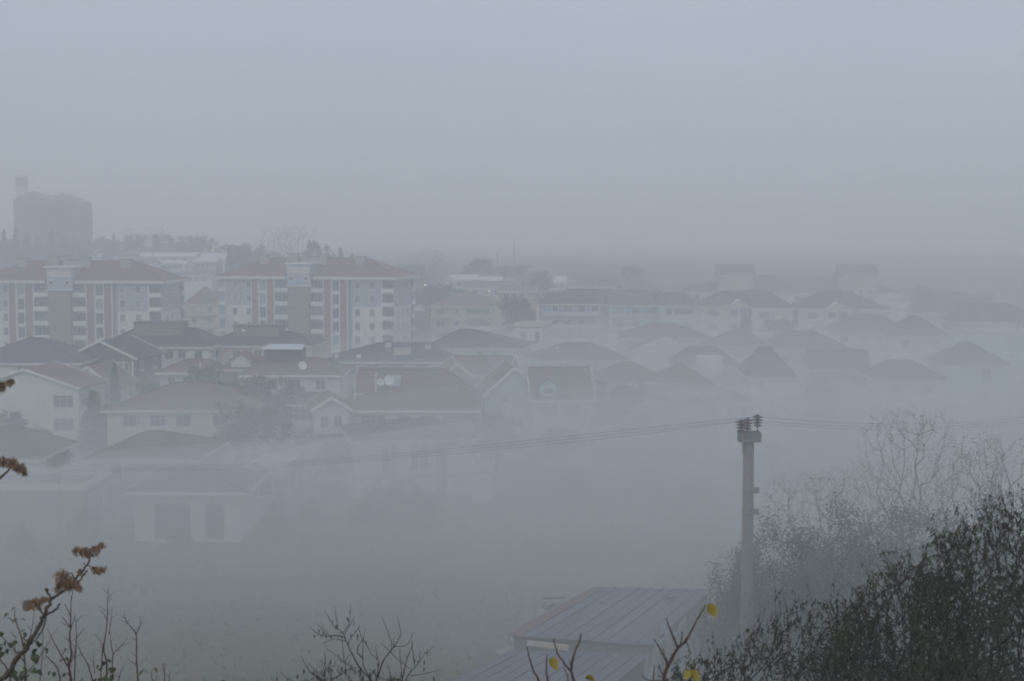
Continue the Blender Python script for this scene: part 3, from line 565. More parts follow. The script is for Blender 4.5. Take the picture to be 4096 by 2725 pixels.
# ------------------------------------------------------------------ far outskirts
def shed_long(label, pl, pr, ey, ry, Y, wall, roof, yaw=0, kind='gable_x', h=4.0, name='warehouse', cat='warehouse', group='low white sheds on the outskirts'):
    return H(label, pl, pr, ey, ry, Y, yaw, 9, kind, wall=wall, roof=roof, floors=1, cols=[(x/5, 1.6, D2) for x in range(1, 5)], fascia=M_TRIM, name=name, cat=cat, group=group, ov=.3)
for s in (
 ('white-roofed warehouse topmost on the outskirts, below the treeline', 490, 640, 936, 916, 520, W_WHITE, R_METAL),
 ('long pale warehouse with red lower wall stripe near the glowing lamp', 555, 785, 1025, 1010, 450, W_PINK, R_METAL),
 ('short white warehouse directly under the glowing lamp', 800, 905, 1034, 1012, 440, W_WHITE, R_METAL),
 ('low white workshop with dark open bays', 625, 745, 1052, 1042, 425, W_WHITE, R_METAL),
 ('grey workshop hidden halfway behind the striped block roof', 770, 870, 1046, 1034, 420, W_GREY, R_METAL),
 ('red-topped cabin at the start of the outskirts, next to the first striped block', 455, 530, 1030, 1008, 440, W_WHITE, R_RED),
 ('white cabin poking up behind the chimney of the first striped block', 530, 620, 1058, 1042, 415, W_WHITE, R_GREY),
 ('white house by the foot of the grain silos', 300, 380, 1016, 1000, 470, W_WHITE, R_GREY),
 ('long pale wall below the workshops, seen between the striped blocks', 690, 850, 1100, 1088, 395, W_WHITE, R_GREY),
): shed_long(*s)
for s in (
 ('long white-edged gabled hall highest among the far roofs', 1815, 1925, 1118, 1098, 415, W_WHITE, R_METAL, -20),
 ('second white hall stepping down beside the long gabled hall', 1905, 2010, 1122, 1106, 425, W_WHITE, R_METAL),
 ('cream gable roof house in the middle of the far roofs', 1985, 2085, 1138, 1112, 410, W_CREAM, R_RED2, 0, 'gable_y'),
 ('far red-roofed house with white eave below the long gabled hall', 1850, 2080, 1152, 1126, 395, W_BEIGE, R_RED2),
 ('white far house beside the round dark tree', 2180, 2265, 1128, 1104, 425, W_WHITE, R_METAL),
 ('pink far roof behind the round dark tree', 2235, 2330, 1124, 1102, 440, W_WHITE, R_RED2),
 ('cluster house with broken white eaves on the far slope', 2270, 2390, 1146, 1128, 410, W_CREAM, R_GREY),
 ('grey far house above the terrace roof', 2390, 2500, 1148, 1122, 400, W_GREY, R_BROWN),
 ('gabled house behind the terrace with a bright barge board', 2500, 2640, 1158, 1130, 380, W_GREY, R_BROWN, -15, 'gable_x'),
 ('low red roof tucked beside the end wall of the striped block', 1650, 1745, 1178, 1156, 390, W_WHITE, R_RED2),
 ('far roof with white sheets before the long gabled hall', 1990, 2150, 1165, 1142, 370, W_BRICK, R_RED2),
): shed_long(*s, name='far_house', cat='house', group='houses on the far slope')

# ---- grain silos
b = at(200, 960, 500); zg = terr(b.x, 500)-.5; ppm = F/500
t = thing('grain_silo', 'tall grain silos with lattice elevator tower, dim and blue above the conifers', 'silo', (b.x, 500, zg), 0)
for px, wpx, ytop, dy in ((142, 160, 798, 0), (262, 150, 812, 9), (205, 150, 806, 14), (300, 80, 822, 4)):
    x = (px-200)/ppm; r = wpx/ppm/2; hh = at(px, ytop, 500+dy).z-zg
    m = MB(); m.lathe([(r, 0)]+[(r+.12*(k % 2), hh*k/40) for k in range(1, 41)]+[(r*1.0, hh+.05)], 28, (x, dy, 0)); m.build('silo_drum', mat('silo_steel', (.15, .17, .18), .7), t)
    m = MB(); m.lathe([(r+.15, hh), (r*.15, hh+r*.38), (.2, hh+r*.42)], 28, (x, dy, 0)); m.build('silo_cone', mat('silo_steel', (.15, .17, .18)), t)
m = MB(); zt = at(0, 768, 500).z-zg; xa, xb = (105-200)/ppm, (285-200)/ppm
m.box(xa, xb, 3, 4.6, zt-1.6, zt-1.1); 
for k in range(12): x = xa+(xb-xa)*k/11; m.box(x-.06, x+.06, 3, 3.1, zt-1.1, zt); m.box(x-.06, x+.06, 4.5, 4.6, zt-1.1, zt)
m.box(xa, xb, 3, 3.08, zt-.06, zt+.05); m.box(xa, xb, 2.8, 4.8, zt-3.6, zt-2.2); m.build('catwalk', M_STEEL, t)
m = MB(); xc = (93-200)/ppm; zt = at(0, 705, 500).z-zg; q = 1.4
for i, j in ((-1,-1),(1,-1),(1,1),(-1,1)): m.bar((xc+i*q, j*q, 0), (xc+i*q, j*q, zt), .22)
n = 20
for k in range(n):
    z0, z1 = zt*k/n, zt*(k+1)/n
    for (i, j), (a, c) in (((-1,-1),(1,-1)), ((1,-1),(1,1)), ((1,1),(-1,1)), ((-1,1),(-1,-1))):
        m.bar((xc+i*q, j*q, z0), (xc+a*q, c*q, z1), .12); m.bar((xc+i*q, j*q, z1), (xc+a*q, c*q, z1), .12)
m.build('elevator_tower', M_STEEL, t)
addbox(t, 'elevator_head', M_STEEL, xc-1.7, xc+1.7, -1.6, 1.6, zt-3.5, zt-.3)

# ---- masts, lamps, poles in town
def mast(label, px, ytop, Y, r=.12, kind='thin', name='mast'):
    p = at(px, ytop, Y); zg = terr(p.x, Y)-.3; hh = p.z-zg; t = thing(name, label, 'mast', (p.x, Y, zg))
    m = MB(); m.lathe([(r*1.5, 0), (r, hh*.6), (r*.6, hh)], 8); m.build('pole', M_STEEL, t)
    if kind == 'telecom':
        for k in range(3): a = k*2.1; addbox(t, 'antenna_panel', M_TRIM, math.cos(a)*.8-.15, math.cos(a)*.8+.15, math.sin(a)*.8-.1, math.sin(a)*.8+.1, hh-2.6, hh-.6)
        m = MB(); m.lathe([(.9, hh-1.8), (.9, hh-1.7)], 10); m.build('platform', M_STEEL, t)
    if kind == 'aerial':
        m = MB(); 
        for k in range(4): m.bar((-.5+.08*k, 0, hh-.3-.3*k), (.5-.08*k, 0, hh-.3-.3*k), .04)
        m.build('aerial', M_STEEL, t)
    if kind == 'lattice':
        m = MB()
        for k in range(10):
            s = .8*(1-k/11); z0 = hh*k/10*.95; m.bar((-s, 0, z0), (s*.9, 0, z0+hh*.09), .08); m.bar((s, 0, z0), (-s*.9, 0, z0+hh*.09), .08); m.bar((-s, 0, z0), (-s*.92, 0, z0+hh*.095), .1); m.bar((s, 0, z0), (s*.92, 0, z0+hh*.095), .1)
        m.build('lattice', M_STEEL, t)
mast('telecom mast with stubby panels over the far round trees', 1990, 1008, 430, .22, 'telecom')
mast('tallest thin mast on the skyline beside the telecom mast', 2057, 956, 430, .14)
mast('thin aerial mast rising beside the first gabled roof house', 3029, 1000, 395, .08, 'aerial')
mast('pointed lattice mast behind the long red roof', 3133, 1034, 430, .1, 'lattice')
mast('short mast behind the terrace roofs', 2668, 1098, 400, .1, 'aerial')
mast('thin pole among the outskirts sheds, behind the first striped block', 350, 1000, 320, .1)
mast('bare pole standing before the far warehouses', 872, 1012, 400, .14)
mast('bare pole between the long pale warehouse and the treeline', 783, 1018, 415, .12)
mast('thin pole above the long pale warehouse', 612, 940, 440, .12, 'lattice')
M_LAMP = bpy.data.materials.new('lit_lamp'); M_LAMP.use_nodes = True; _b = M_LAMP.node_tree.nodes["Principled BSDF"]
_b.inputs["Emission Color"].default_value = (1, .78, .52, 1); _b.inputs["Emission Strength"].default_value = 3.5
def street_lamp(label, px, py, Y, lit=True, hh=None, r=.22):
    p = at(px, py, Y); zg = terr(p.x, Y)-.2; hh = p.z-zg; t = thing('street_lamp', label, 'street lamp', (p.x, Y, zg))
    m = MB(); m.tube([(.9, 0, 0), (.9, 0, hh*.7), (.88, 0, hh-.3), (.6, 0, hh-.02), (.25, 0, hh+.06)], [.09, .07, .05, .04, .04], 8); m.build('pole', M_STEEL, t)
    m = MB(); m.lathe([(.05, .12), (.28, .06), (.3, 0)], 10); m.build('lamp_head', M_STEEL, t, loc=(0, 0, hh))
    m = MB(); m.lathe([(.27, -.003), (r, -.12), (.05, -.18)], 10); m.build('lamp_glass', M_LAMP if lit else M_CURT, t, loc=(0, 0, hh))
street_lamp('lit street lamp glowing white at the edge of the outskirts warehouses', 851, 1000, 430, r=.26)
street_lamp('lit orange street lamp beside the end wall of the striped block', 1701, 1138, 370)
street_lamp('lit street lamp shining over the beige house roof', 1956, 1163, 360)

# ---- lamp post on the low road
p = at(955, 1880, 116); zg = terr(p.x, 116)-.1; hh = p.z-zg
t = thing('street_lamp', 'unlit lamp post with a curved pale head, alone in front of the low houses', 'street lamp', (p.x, 116, zg))
m = MB(); m.tube([(0,0,0), (0,0,hh*.8), (.02,0,hh-.25), (.12,0,hh), (.35,0,hh+.18)], [.09,.07,.055,.05,.05], 8); m.build('pole', M_STEEL, t, True)
m = MB(); m.tube([(.3,0,.12), (.55,0,.22), (.95,0,.26), (1.05,0,.24)], [.06,.16,.15,.04], 8); m.build('lamp_head', M_TRIM, t, True, (0, 0, hh))
p = at(3606, 1208, 320); zg = terr(p.x, 320)-.3; t = thing('chimney_tower', 'small white chimney tower with a capped top, faint above the low red roof', 'chimney', (p.x, 320, zg))
hh = p.z-zg; addbox(t, 'shaft', W_WHITE, -1.0, 1.0, -1, 1, 0, hh-1.8); addbox(t, 'cap', W_WHITE, -1.3, 1.3, -1.3, 1.3, hh-1.5, hh-.2); addbox(t, 'neck', W_GREY, -.8, .8, -.8, .8, hh-1.8, hh-1.5)

# ------------------------------------------------------------------ the concrete utility pole and its wires
PY = 48.0; p = at(2995, 1752, PY); zg = terr(p.x, PY)-.4; hh = p.z-zg
t = thing('utility_pole', 'tapering round concrete utility pole carrying three ribbed insulators, rising behind the dark bush', 'utility pole', (p.x, PY, zg), 0)
m = MB(); m.lathe([(.235, 0), (.205, hh*.5), (.178, hh)], 24); m.build('shaft', M_CONC, t, True)
m = MB(); m.box(-.36, .39, -.24, .24, 0, .06); m.box(-.36, .39, -.24, -.2, .06, .34); m.box(-.36, .39, .2, .24, .06, .34); m.box(-.36, -.32, -.2, .2, .06, .34); m.box(.35, .39, -.2, .2, .06, .30)
m.build('crossarm', mat('crossarm_steel', (.16, .16, .16), .7), t, loc=(0, 0, hh-.12))
m = MB(); m.bar((-.24, -.26, -.35), (-.24, -.26, .1), .05); m.bar((-.24, -.26, -.35), (-.2, -.26, -.4), .04); m.build('hanging_bracket', M_STEEL, t, loc=(0, 0, hh-.12))
ins = []
for ipx, ipy, yo in ((2964, 1684, -.15), (2990, 1677, .22), (3030, 1664, .0)):
    q = at(ipx, ipy, PY+yo); loc = (q.x-p.x, yo, q.z-zg); z0 = hh+.1-loc[2]
    m = MB(); pr = [(.02, z0-.02), (.02, -.40)]
    for k in range(4): zc = -.36+k*.098; rr = (.14, .16, .17, .185)[k]; pr += [(.05, zc), (rr, zc+.012), (rr, zc+.04), (.05, zc+.075)]
    pr += [(.06, .02), (.05, .05), (.01, .055)]
    m.lathe(pr, 16); o = m.build('insulator', mat('brown_glazed_ceramic', (.05, .04, .04), .3, spec=.5), t, True, loc); ins.append(Vector((q.x, PY+yo, q.z-.02)))
for pyb in (1963, 2048):
    q = at(2990, pyb, PY); zz = q.z-zg; r_ = .2
    m = MB(); m.lathe([(r_+.012, -.03), (r_+.012, .03)], 24, (0, 0, zz), cap=False); m.box(r_, r_+.16, -.09, .0, zz-.08, zz+.12); m.build('service_bracket', M_STEEL, t)
M_WIRE = mat('cable', (.03, .03, .032), .6)
left_end = [(-60, 1888, 84), (-60, 1881, 85), (-60, 1874, 86)]
ways = [(2400, 1756, 55), (1600, 1834, 64), (950, 1874, 72), (400, 1887, 78)]
n_ = 0
for k in range(3):
    e = at(*left_end[k]); a = ins[k]; pts = [a]
    for wx, wy, wY in ways: pts.append(at(wx, wy-k*14*(1-(2948-wx)/4500), wY))
    pts.append(e); f = e+(e-pts[-2])*3+Vector((0, 0, 2.5)); pts.append(f)
    sm = []
    for i in range(len(pts)-1):
        P0, P1, P2, P3 = pts[max(i-1,0)], pts[i], pts[i+1], pts[min(i+2, len(pts)-1)]
        for s in range(8):
            u = s/8; sm.append(.5*((2*P1)+(P2-P0)*u+(2*P0-5*P1+4*P2-P3)*u*u+(3*P1-P0-3*P2+P3)*u**3))
    sm.append(pts[-1]); m = MB(); m.tube(sm, .005, 5)
    tag(m.build('power_line', M_WIRE), ('lowest', 'middle', 'uppermost')[k]+' of the three dark wires sagging from the concrete pole across the town', 'wire', 'wires of the long sagging span')
    e = at(4200, 1655+(2-k)*12, 60); pts = [a+(e-a)*u+Vector((0, 0, -.35*4*u*(1-u))) for u in [i/14 for i in range(15)]]; m = MB(); m.tube(pts, .005, 5)
    tag(m.build('power_line', M_WIRE), ('bottom', 'middle', 'top')[k]+' wire of the nearly level span leaving the concrete pole over the bare shrubs', 'wire', 'wires of the level span')

# ------------------------------------------------------------------ corrugated sheds on the slope
M_CORR = mat('blue_grey_corrugated', (.155, .165, .20), .6, (.11, .115, .15), 1.2, metal=.15); M_RUST = mat('rusty_corrugated', (.20, .14, .12), .8, (.13, .09, .08), 4)
def sheet_roof(t, A, B, C, D, nsheet, ribs, rust, ppr=4):
    """a roof of overlapping corrugated sheets; A-B front eave, D-C back edge"""
    for s in range(nsheet):
        m = MB(); u0, u1 = s/nsheet-.002, (s+1)/nsheet+.004; n = ribs*ppr; rows = 6; b0 = len(m.v)
        lift = .006*(s % 2)+rnd.uniform(0, .004); sag = rnd.uniform(-.02, .02)
        ext = rnd.uniform(-.004, .012)
        for j in range(rows+1):
            v = (j/rows)*(1+ext)-ext
            for i in range(n+1):
                u = u0+(u1-u0)*i/n; P = (A*(1-u)+B*u)*(1-v)+(D*(1-u)+C*u)*v
                z = .042*math.cos(2*PI*i/ppr)+lift+sag*math.sin(PI*v)
                m.v.append((P.x, P.y, P.z+z))
        for j in range(rows):
            for i in range(n): k = j*(n+1)+i; m.f.append((k, k+1, k+n+2, k+n+1))
        nb = len(m.v); m.v += [(x, y, z-.012) for x, y, z in m.v]
        m.f += [tuple(nb+q for q in reversed(f)) for f in list(m.f)]
        for i in range(n): m.f.append((i, nb+i, nb+i+1, i+1)); k = rows*(n+1)+i; m.f.append((k, k+1, nb+k+1, nb+k))
        m.build('roof_sheet', M_RUST if s in rust else M_CORR, t, True)
def shed(label, A, B, C, D, nsheet, ribs, rust, wall):
    base = min(terr(p.x, p.y) for p in (A, B, C, D))-.3; o = (A+B+C+D)/4; o = Vector((o.x, o.y, base))
    t = thing('shed', label, 'shed', o); a, b, c, d = (p-o for p in (A, B, C, D))
    sheet_roof(t, a, b, c, d, nsheet, ribs, rust)
    ctr = (a+b+c+d)/4; I = [p+(ctr-p)*.06 for p in (a, b, c, d)]
    m = MB()
    for i in range(4):
        P, Q = I[i], I[(i+1)%4]; m.poly((P.x, P.y, 0), (Q.x, Q.y, 0), (Q.x, Q.y, Q.z-.08), (P.x, P.y, P.z-.08))
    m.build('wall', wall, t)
    m = MB(); m.bar(I[0]+Vector((0,-.05,-.12)), I[1]+Vector((0,-.05,-.12)), .1, .12); m.build('eave_beam', M_BARK, t)
    return t, I
A, B, C, D = at(2030, 2542, 57), at(2605, 2580, 54), at(2850, 2358, 58.5), at(2378, 2350, 61.5)
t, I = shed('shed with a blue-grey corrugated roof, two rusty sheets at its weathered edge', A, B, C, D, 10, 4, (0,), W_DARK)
q = at(2110, 2572, 56.2)-t.location; q2_ = at(2272, 2592, 55.2)-t.location
m = MB(); m.bar(q, q2_, .1, .2); m.build('lintel', W_BEIGE, t)
for px, py, s in ((2680, 2395, .35), (2430, 2420, .45)):
    q = at(px, py, 58.3 if px > 2500 else 59.2)-t.location; m = MB()
    m.box(-s/2, s/2, -s*.3, s*.3, -.0, .09); o = m.build('loose_brick', mat('old_brick', (.17, .13, .125), .9), t, loc=(q.x, q.y, q.z+.02), rot=(.1, .1, .4))
A, B, C, D = at(1660, 2800, 50), at(2330, 2840, 48.5), at(2600, 2618, 53), at(2052, 2600, 55)
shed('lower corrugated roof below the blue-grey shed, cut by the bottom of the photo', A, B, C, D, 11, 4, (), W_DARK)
# rubble heap and tarpaulin
def heap(label, name, cat, px, py, Y, w_, d, h, mm, n=26, seed=1, smooth=False, amp=.35):
    c = at(px, py, Y); z0 = terr(c.x, c.y)-.1; r = random.Random(seed); m = MB()
    ph = [(r.uniform(0, 6), r.uniform(0, 6), r.uniform(3, 9), r.uniform(3, 9)) for _ in range(6)]
    for j in range(n+1):
        for i in range(n+1):
            u, v = i/n*2-1, j/n*2-1; k = max(0, 1-(u*u+v*v)); z = h*(k**.6)*(1-amp/2+amp*sum(math.sin(a*u*1.3+p)*math.sin(b_*v*1.3+q_) for p, q_, a, b_ in ph)/2.2)
            m.v.append((u*w_/2, v*d/2, max(z, -.05)))
    for j in range(n):
        for i in range(n): k = j*(n+1)+i; m.f.append((k, k+1, k+n+2, k+n+1))
    return tag(m.build(name, mm, smooth=smooth, loc=(c.x, c.y, z0)), label, cat)
M_TARP = mat('pale_tarpaulin', (.22, .245, .25), .6, (.16, .18, .185), 3)
heap('crumpled pale blue tarpaulin over a heap beside the shed, behind the dark bush', 'tarpaulin', 'tarpaulin', 2720, 2700, 47, 2.6, 2.4, 2.6, M_TARP, 36, 3, True, .5)
heap('second pale tarpaulin hump under the corner of the blue-grey shed roof', 'tarpaulin', 'tarpaulin', 2660, 2610, 51, 1.7, 1.5, 2.2, M_TARP, 30, 9, True, .5)
# stone pile: each stone a part
c = at(2210, 2400, 63); pt = thing('stone_pile', 'heap of broken stones and boards beyond the rusty edge of the shed roof', 'stone pile', (c.x, c.y, terr(c.x, c.y)))
stm = []
for k in range(4):
    m = MB(); r = random.Random(k); pr = [(r.uniform(.08, .14), -.16), (r.uniform(.2, .28), -.1), (r.uniform(.24, .3), .05), (r.uniform(.1, .2), .17)]
    m.lathe(pr, 6); m.v = [(x*r.uniform(.8, 1.2), y*r.uniform(.8, 1.2), z*r.uniform(.7, 1.3)) for x, y, z in m.v]; stm.append(m.mesh('stone', mat('rubble_stone', (.27, .26, .24), .9, (.18, .17, .16), 5)))
for k in range(150):
    a = rnd.uniform(0, 2*PI); r = rnd.random()**.6; x, y = 2.4*r*math.cos(a), 3.2*r*math.sin(a); h = 3.2*(1-r)
    s = rnd.uniform(.6, 1.5); link('stone', rnd.choice(stm), pt, (x, y, terr(c.x+x, c.y+y)-terr(c.x, c.y)+rnd.uniform(.0, 1)*h+.08), (rnd.uniform(-.5,.5), rnd.uniform(-.5,.5), rnd.uniform(0,6)), (s, s, s))
for k in range(3):
    a = rnd.uniform(.3, .8); m = MB(); m.box(-.6, .6, -.09, .09, -.02, .02); m.build('board', M_BARK, pt, loc=(rnd.uniform(-1,1.2), rnd.uniform(-1.5,1), rnd.uniform(1.6,3.0)), rot=(rnd.uniform(-.1,.1), rnd.uniform(-.2,.2), a))
# ------------------------------------------------------------------ vegetation
def skeleton(base, targets, trunk=None, seg=.3, jit=.12, arch=False, upw=1.1, bias=.35, r_tip=.004, expo=.42, seed=0):
    """branches grown from a trunk towards target tips; returns nodes, parents, radii"""
    r = random.Random(seed); P = [np.array(base, float)]; par = [-1]; dist = [0.0]
    for q in (trunk or []):
        q = np.array(q, float); par.append(len(P)-1); dist.append(dist[-1]+float(np.linalg.norm(q-P[-1]))); P.append(q)
    T = sorted([np.array(x, float) for x in targets], key=lambda x: np.linalg.norm(x-P[0]))
    tips = []
    for x in T:
        A = np.array(P); dd = np.linalg.norm(A-x, axis=1)+bias*np.array(dist)*.5 + np.maximum(0, A[:, 2]-x[2]+.0)*.6
        dd[0] += .5 if len(P) > 1 else 0
        if arch:
            vec = x-A; L_ = np.linalg.norm(vec, axis=1)+1e-6; dd = L_*(1+upw*(1-vec[:, 2]/L_))+.1*np.array(dist)
        k = int(dd.argmin()); a = P[k]; L = np.linalg.norm(x-a); n = max(1, int(L/seg))
        side = np.array([r.uniform(-1,1), r.uniform(-1,1), r.uniform(-.4,.9)])*L*.16
        pk = k
        for i in range(1, n+1):
            u = i/n; q = (a*(1-u)**2+(a+(x-a)*np.array([.58, .58, .44]))*2*u*(1-u)+x*u*u if arch else a+(x-a)*u+side*math.sin(PI*u))+np.array([r.uniform(-1,1), r.uniform(-1,1), r.uniform(-1,1)])*jit*seg*(0 if i == n else 1)
            par.append(pk); dist.append(dist[pk]+float(np.linalg.norm(q-P[pk]))); P.append(q); pk = len(P)-1
        tips.append(pk)
    cnt = np.zeros(len(P))
    for k in tips: cnt[k] += 1
    for k in range(len(P)-1, 0, -1): cnt[par[k]] += cnt[k]+.04
    rad = r_tip*np.maximum(cnt, 1)**expo
    return P, par, rad, tips
def skel_mesh(m, P, par, rad, n=4, nb=6):
    for k in range(1, len(P)):
        a, b = Vector(P[par[k]]), Vector(P[k]); d = b-a
        if d.length < 1e-5: continue
        d.normalize(); s = d.orthogonal().normalized(); c = d.cross(s); ra, rb = min(rad[par[k]], rad[k]*1.35), rad[k]; nn = nb if rad[k] > .04 else n; b0 = len(m.v)
        for q, rr in ((a, ra), (b, rb)):
            for i in range(nn): t = 2*PI*i/nn; m.v.append(tuple(q+(s*math.cos(t)+c*math.sin(t))*rr))
        for i in range(nn): j = (i+1) % nn; m.f.append((b0+i, b0+j, b0+nn+j, b0+nn+i))
def quads(m, pts, size, r, flat=.5):
    for p in pts:
        s = size*r.uniform(.6, 1.3); a = Vector((r.uniform(-1,1), r.uniform(-1,1), r.uniform(-flat,flat))).normalized()*s; b = Vector((r.uniform(-1,1), r.uniform(-1,1), r.uniform(-1,1))).cross(a)
        if b.length < 1e-6: continue
        b = b.normalized()*s*.6; p = Vector(p); k = len(m.v); m.v += [tuple(p-a), tuple(p+b), tuple(p+a), tuple(p-b)]; m.f.append((k, k+1, k+2, k+3))
PROTO = {}
def tree_proto(kind, v):
    if (kind, v) in PROTO: return PROTO[(kind, v)]
    r = random.Random(100*v+len(kind)); tr = MB(); cr = MB()
    if kind == 'leafy':      # unit height, crown about one unit wide
        lob = [(r.uniform(-.25,.25), r.uniform(-.25,.25), r.uniform(.42,.82), r.uniform(.16,.27)) for _ in range(9)]; tg = []
        for x, y, z, q in lob:
            for _ in range(9):
                d = Vector((r.gauss(0,1), r.gauss(0,1), r.gauss(0,1))).normalized()*q*r.random()**.4; tg.append((x+d.x, y+d.y, min(1, z+d.z*.85)))
        P, par, rad, tips = skeleton((0,0,0), tg, [(.01,0,.12), (0,.01,.25)], seg=.08, r_tip=.0035, seed=v)
        skel_mesh(tr, P, par, rad, 3, 6)
        pts = [(P[k][0]+r.gauss(0,.035), P[k][1]+r.gauss(0,.035), P[k][2]+r.gauss(0,.03)) for k in tips for _ in range(60)]
        quads(cr, pts, .021, r)
    elif kind == 'conifer':
        tr.tube([(0,0,0), (0,0,.5), (0,0,.98)], [.022,.014,.003], 6); pts = []
        n = 34
        for i in range(n):
            z = .08+.9*i/n; R = .30*(1-z)**.85*r.uniform(.75, 1.15)+.012; nb = 9
            for j in range(nb):
                a = 2*PI*(j+r.random())/nb; e = Vector((math.cos(a)*R, math.sin(a)*R, z-.22*R)); s = Vector((0,0,z+.02)); tr.tube([s, s.lerp(e,.6)+Vector((0,0,.01)), e], [.004,.003,.001], 3)
                for _ in range(9): u = r.random()**.6; q = s.lerp(e, u); pts.append((q.x+r.gauss(0,.014), q.y+r.gauss(0,.014), q.z+r.gauss(0,.01)-.008))
        quads(cr, pts, .019, r, .3)
    elif kind == 'cypress':
        tr.tube([(0,0,0), (0,0,.95)], [.02,.003], 5); pts = []
        for _ in range(1700):
            z = r.random()**.8; R = .11*math.sin(PI*min(1, .12+z*.88))**.6*r.random()**.3; a = r.uniform(0, 2*PI); pts.append((math.cos(a)*R, math.sin(a)*R, .05+z*.95))
        quads(cr, pts, .016, r, 2)
    elif kind == 'bare':
        tg = []
        for _ in range(480):
            a = r.uniform(0, 2*PI); z = r.uniform(.35, 1); R = .36*math.sin(PI*(z-.22)/.95)**.7*r.random()**.5; tg.append((math.cos(a)*R, math.sin(a)*R, z))
        P, par, rad, tips = skeleton((0,0,0), tg, [(0,.01,.1), (.01,0,.2), (0,0,.3)], seg=.05, r_tip=.0006, expo=.43, bias=.7, seed=v)
        skel_mesh(tr, P, par, rad, 3, 6); pts = [(P[k][0]+r.gauss(0,.015), P[k][1]+r.gauss(0,.015), P[k][2]+r.gauss(0,.015)) for k in tips for _ in range(4)]
        quads(cr, pts, .0045, r)
    elif kind == 'shrub':
        tg = []
        for _ in range(120):
            d = Vector((r.gauss(0,1), r.gauss(0,1), abs(r.gauss(0,1)))).normalized()*(.5*r.uniform(.5,1.12)); tg.append((d.x, d.y, .15+d.z*1.6))
        P, par, rad, tips = skeleton((0,0,0), tg, [(0,0,.05)], seg=.1, r_tip=.004, seed=v); skel_mesh(tr, P, par, rad, 3, 4)
        pts = [(P[k][0]+r.gauss(0,.05), P[k][1]+r.gauss(0,.05), P[k][2]+r.gauss(0,.05)) for k in tips for _ in range(150)]
        quads(cr, pts, .0105, r)
    elif kind == 'tuft':
        tr.tube([(0,0,0), (.02,0,.5), (0,0,.95)], [.02,.014,.006], 5); pts = []
        for _ in range(1500):
            q = Vector((r.gauss(0,.2), r.gauss(0,.2), 0)); pts.append((q.x, q.y, .93+r.gauss(0,.028)+q.x*-.06))
        quads(cr, pts, .02, r)
    PROTO[(kind, v)] = (tr, cr, {}); return PROTO[(kind, v)]
NM = {'leafy': 'leafy_tree', 'conifer': 'conifer_tree', 'cypress': 'cypress_tree', 'bare': 'bare_tree', 'shrub': 'shrub', 'tuft': 'small_tree'}
def tree(kind, label, px, ytop, Y, wid, v=0, leaf=None, group=None, H_=None, name=None):
    p = at(px, ytop, Y); zg = terr(p.x, Y)-.1; h = H_ or max(1.0, p.z-zg); tr, cr, cache = tree_proto(kind, v)
    leaf = leaf or (M_CON if kind in ('conifer', 'cypress') else M_LEAF)
    t = thing(name or NM[kind], label, 'shrub' if kind == 'shrub' else 'tree', (p.x, Y, zg), rnd.uniform(0, 6), group)
    if 't' not in cache: cache['t'] = tr.mesh('trunk', M_BARK)
    if leaf.name not in cache: cache[leaf.name] = cr.mesh('crown', leaf)
    wid = min(wid, h*1.0)
    sw = wid/{'leafy': .8, 'conifer': .55, 'cypress': .22, 'bare': .75, 'shrub': 1.1, 'tuft': .8}[kind]
    link('trunk', cache['t'], t, scale=(sw, sw, h)); link('crown', cache[leaf.name], t, scale=(sw, sw, h)); return t
G1 = 'dark conifers below the grain silos'
for i, (px, y, wd, lb) in enumerate(((15, 912, 6, 'dark conifer at the photo edge below the silos'), (62, 905, 6, 'second dark conifer from the photo edge, below the elevator tower'), (105, 918, 6, 'dark conifer whose tip crosses the base of the tall silo drum'),
    (150, 935, 6, 'shorter dark conifer between two taller ones in front of the silo'), (205, 908, 7, 'tallest pointed conifer before the middle silo drum'), (255, 935, 8, 'broad dark conifer ending the row under the silos'))):
    tree('conifer', lb, px, y, 455+i*3, wd, i % 2, group=G1)
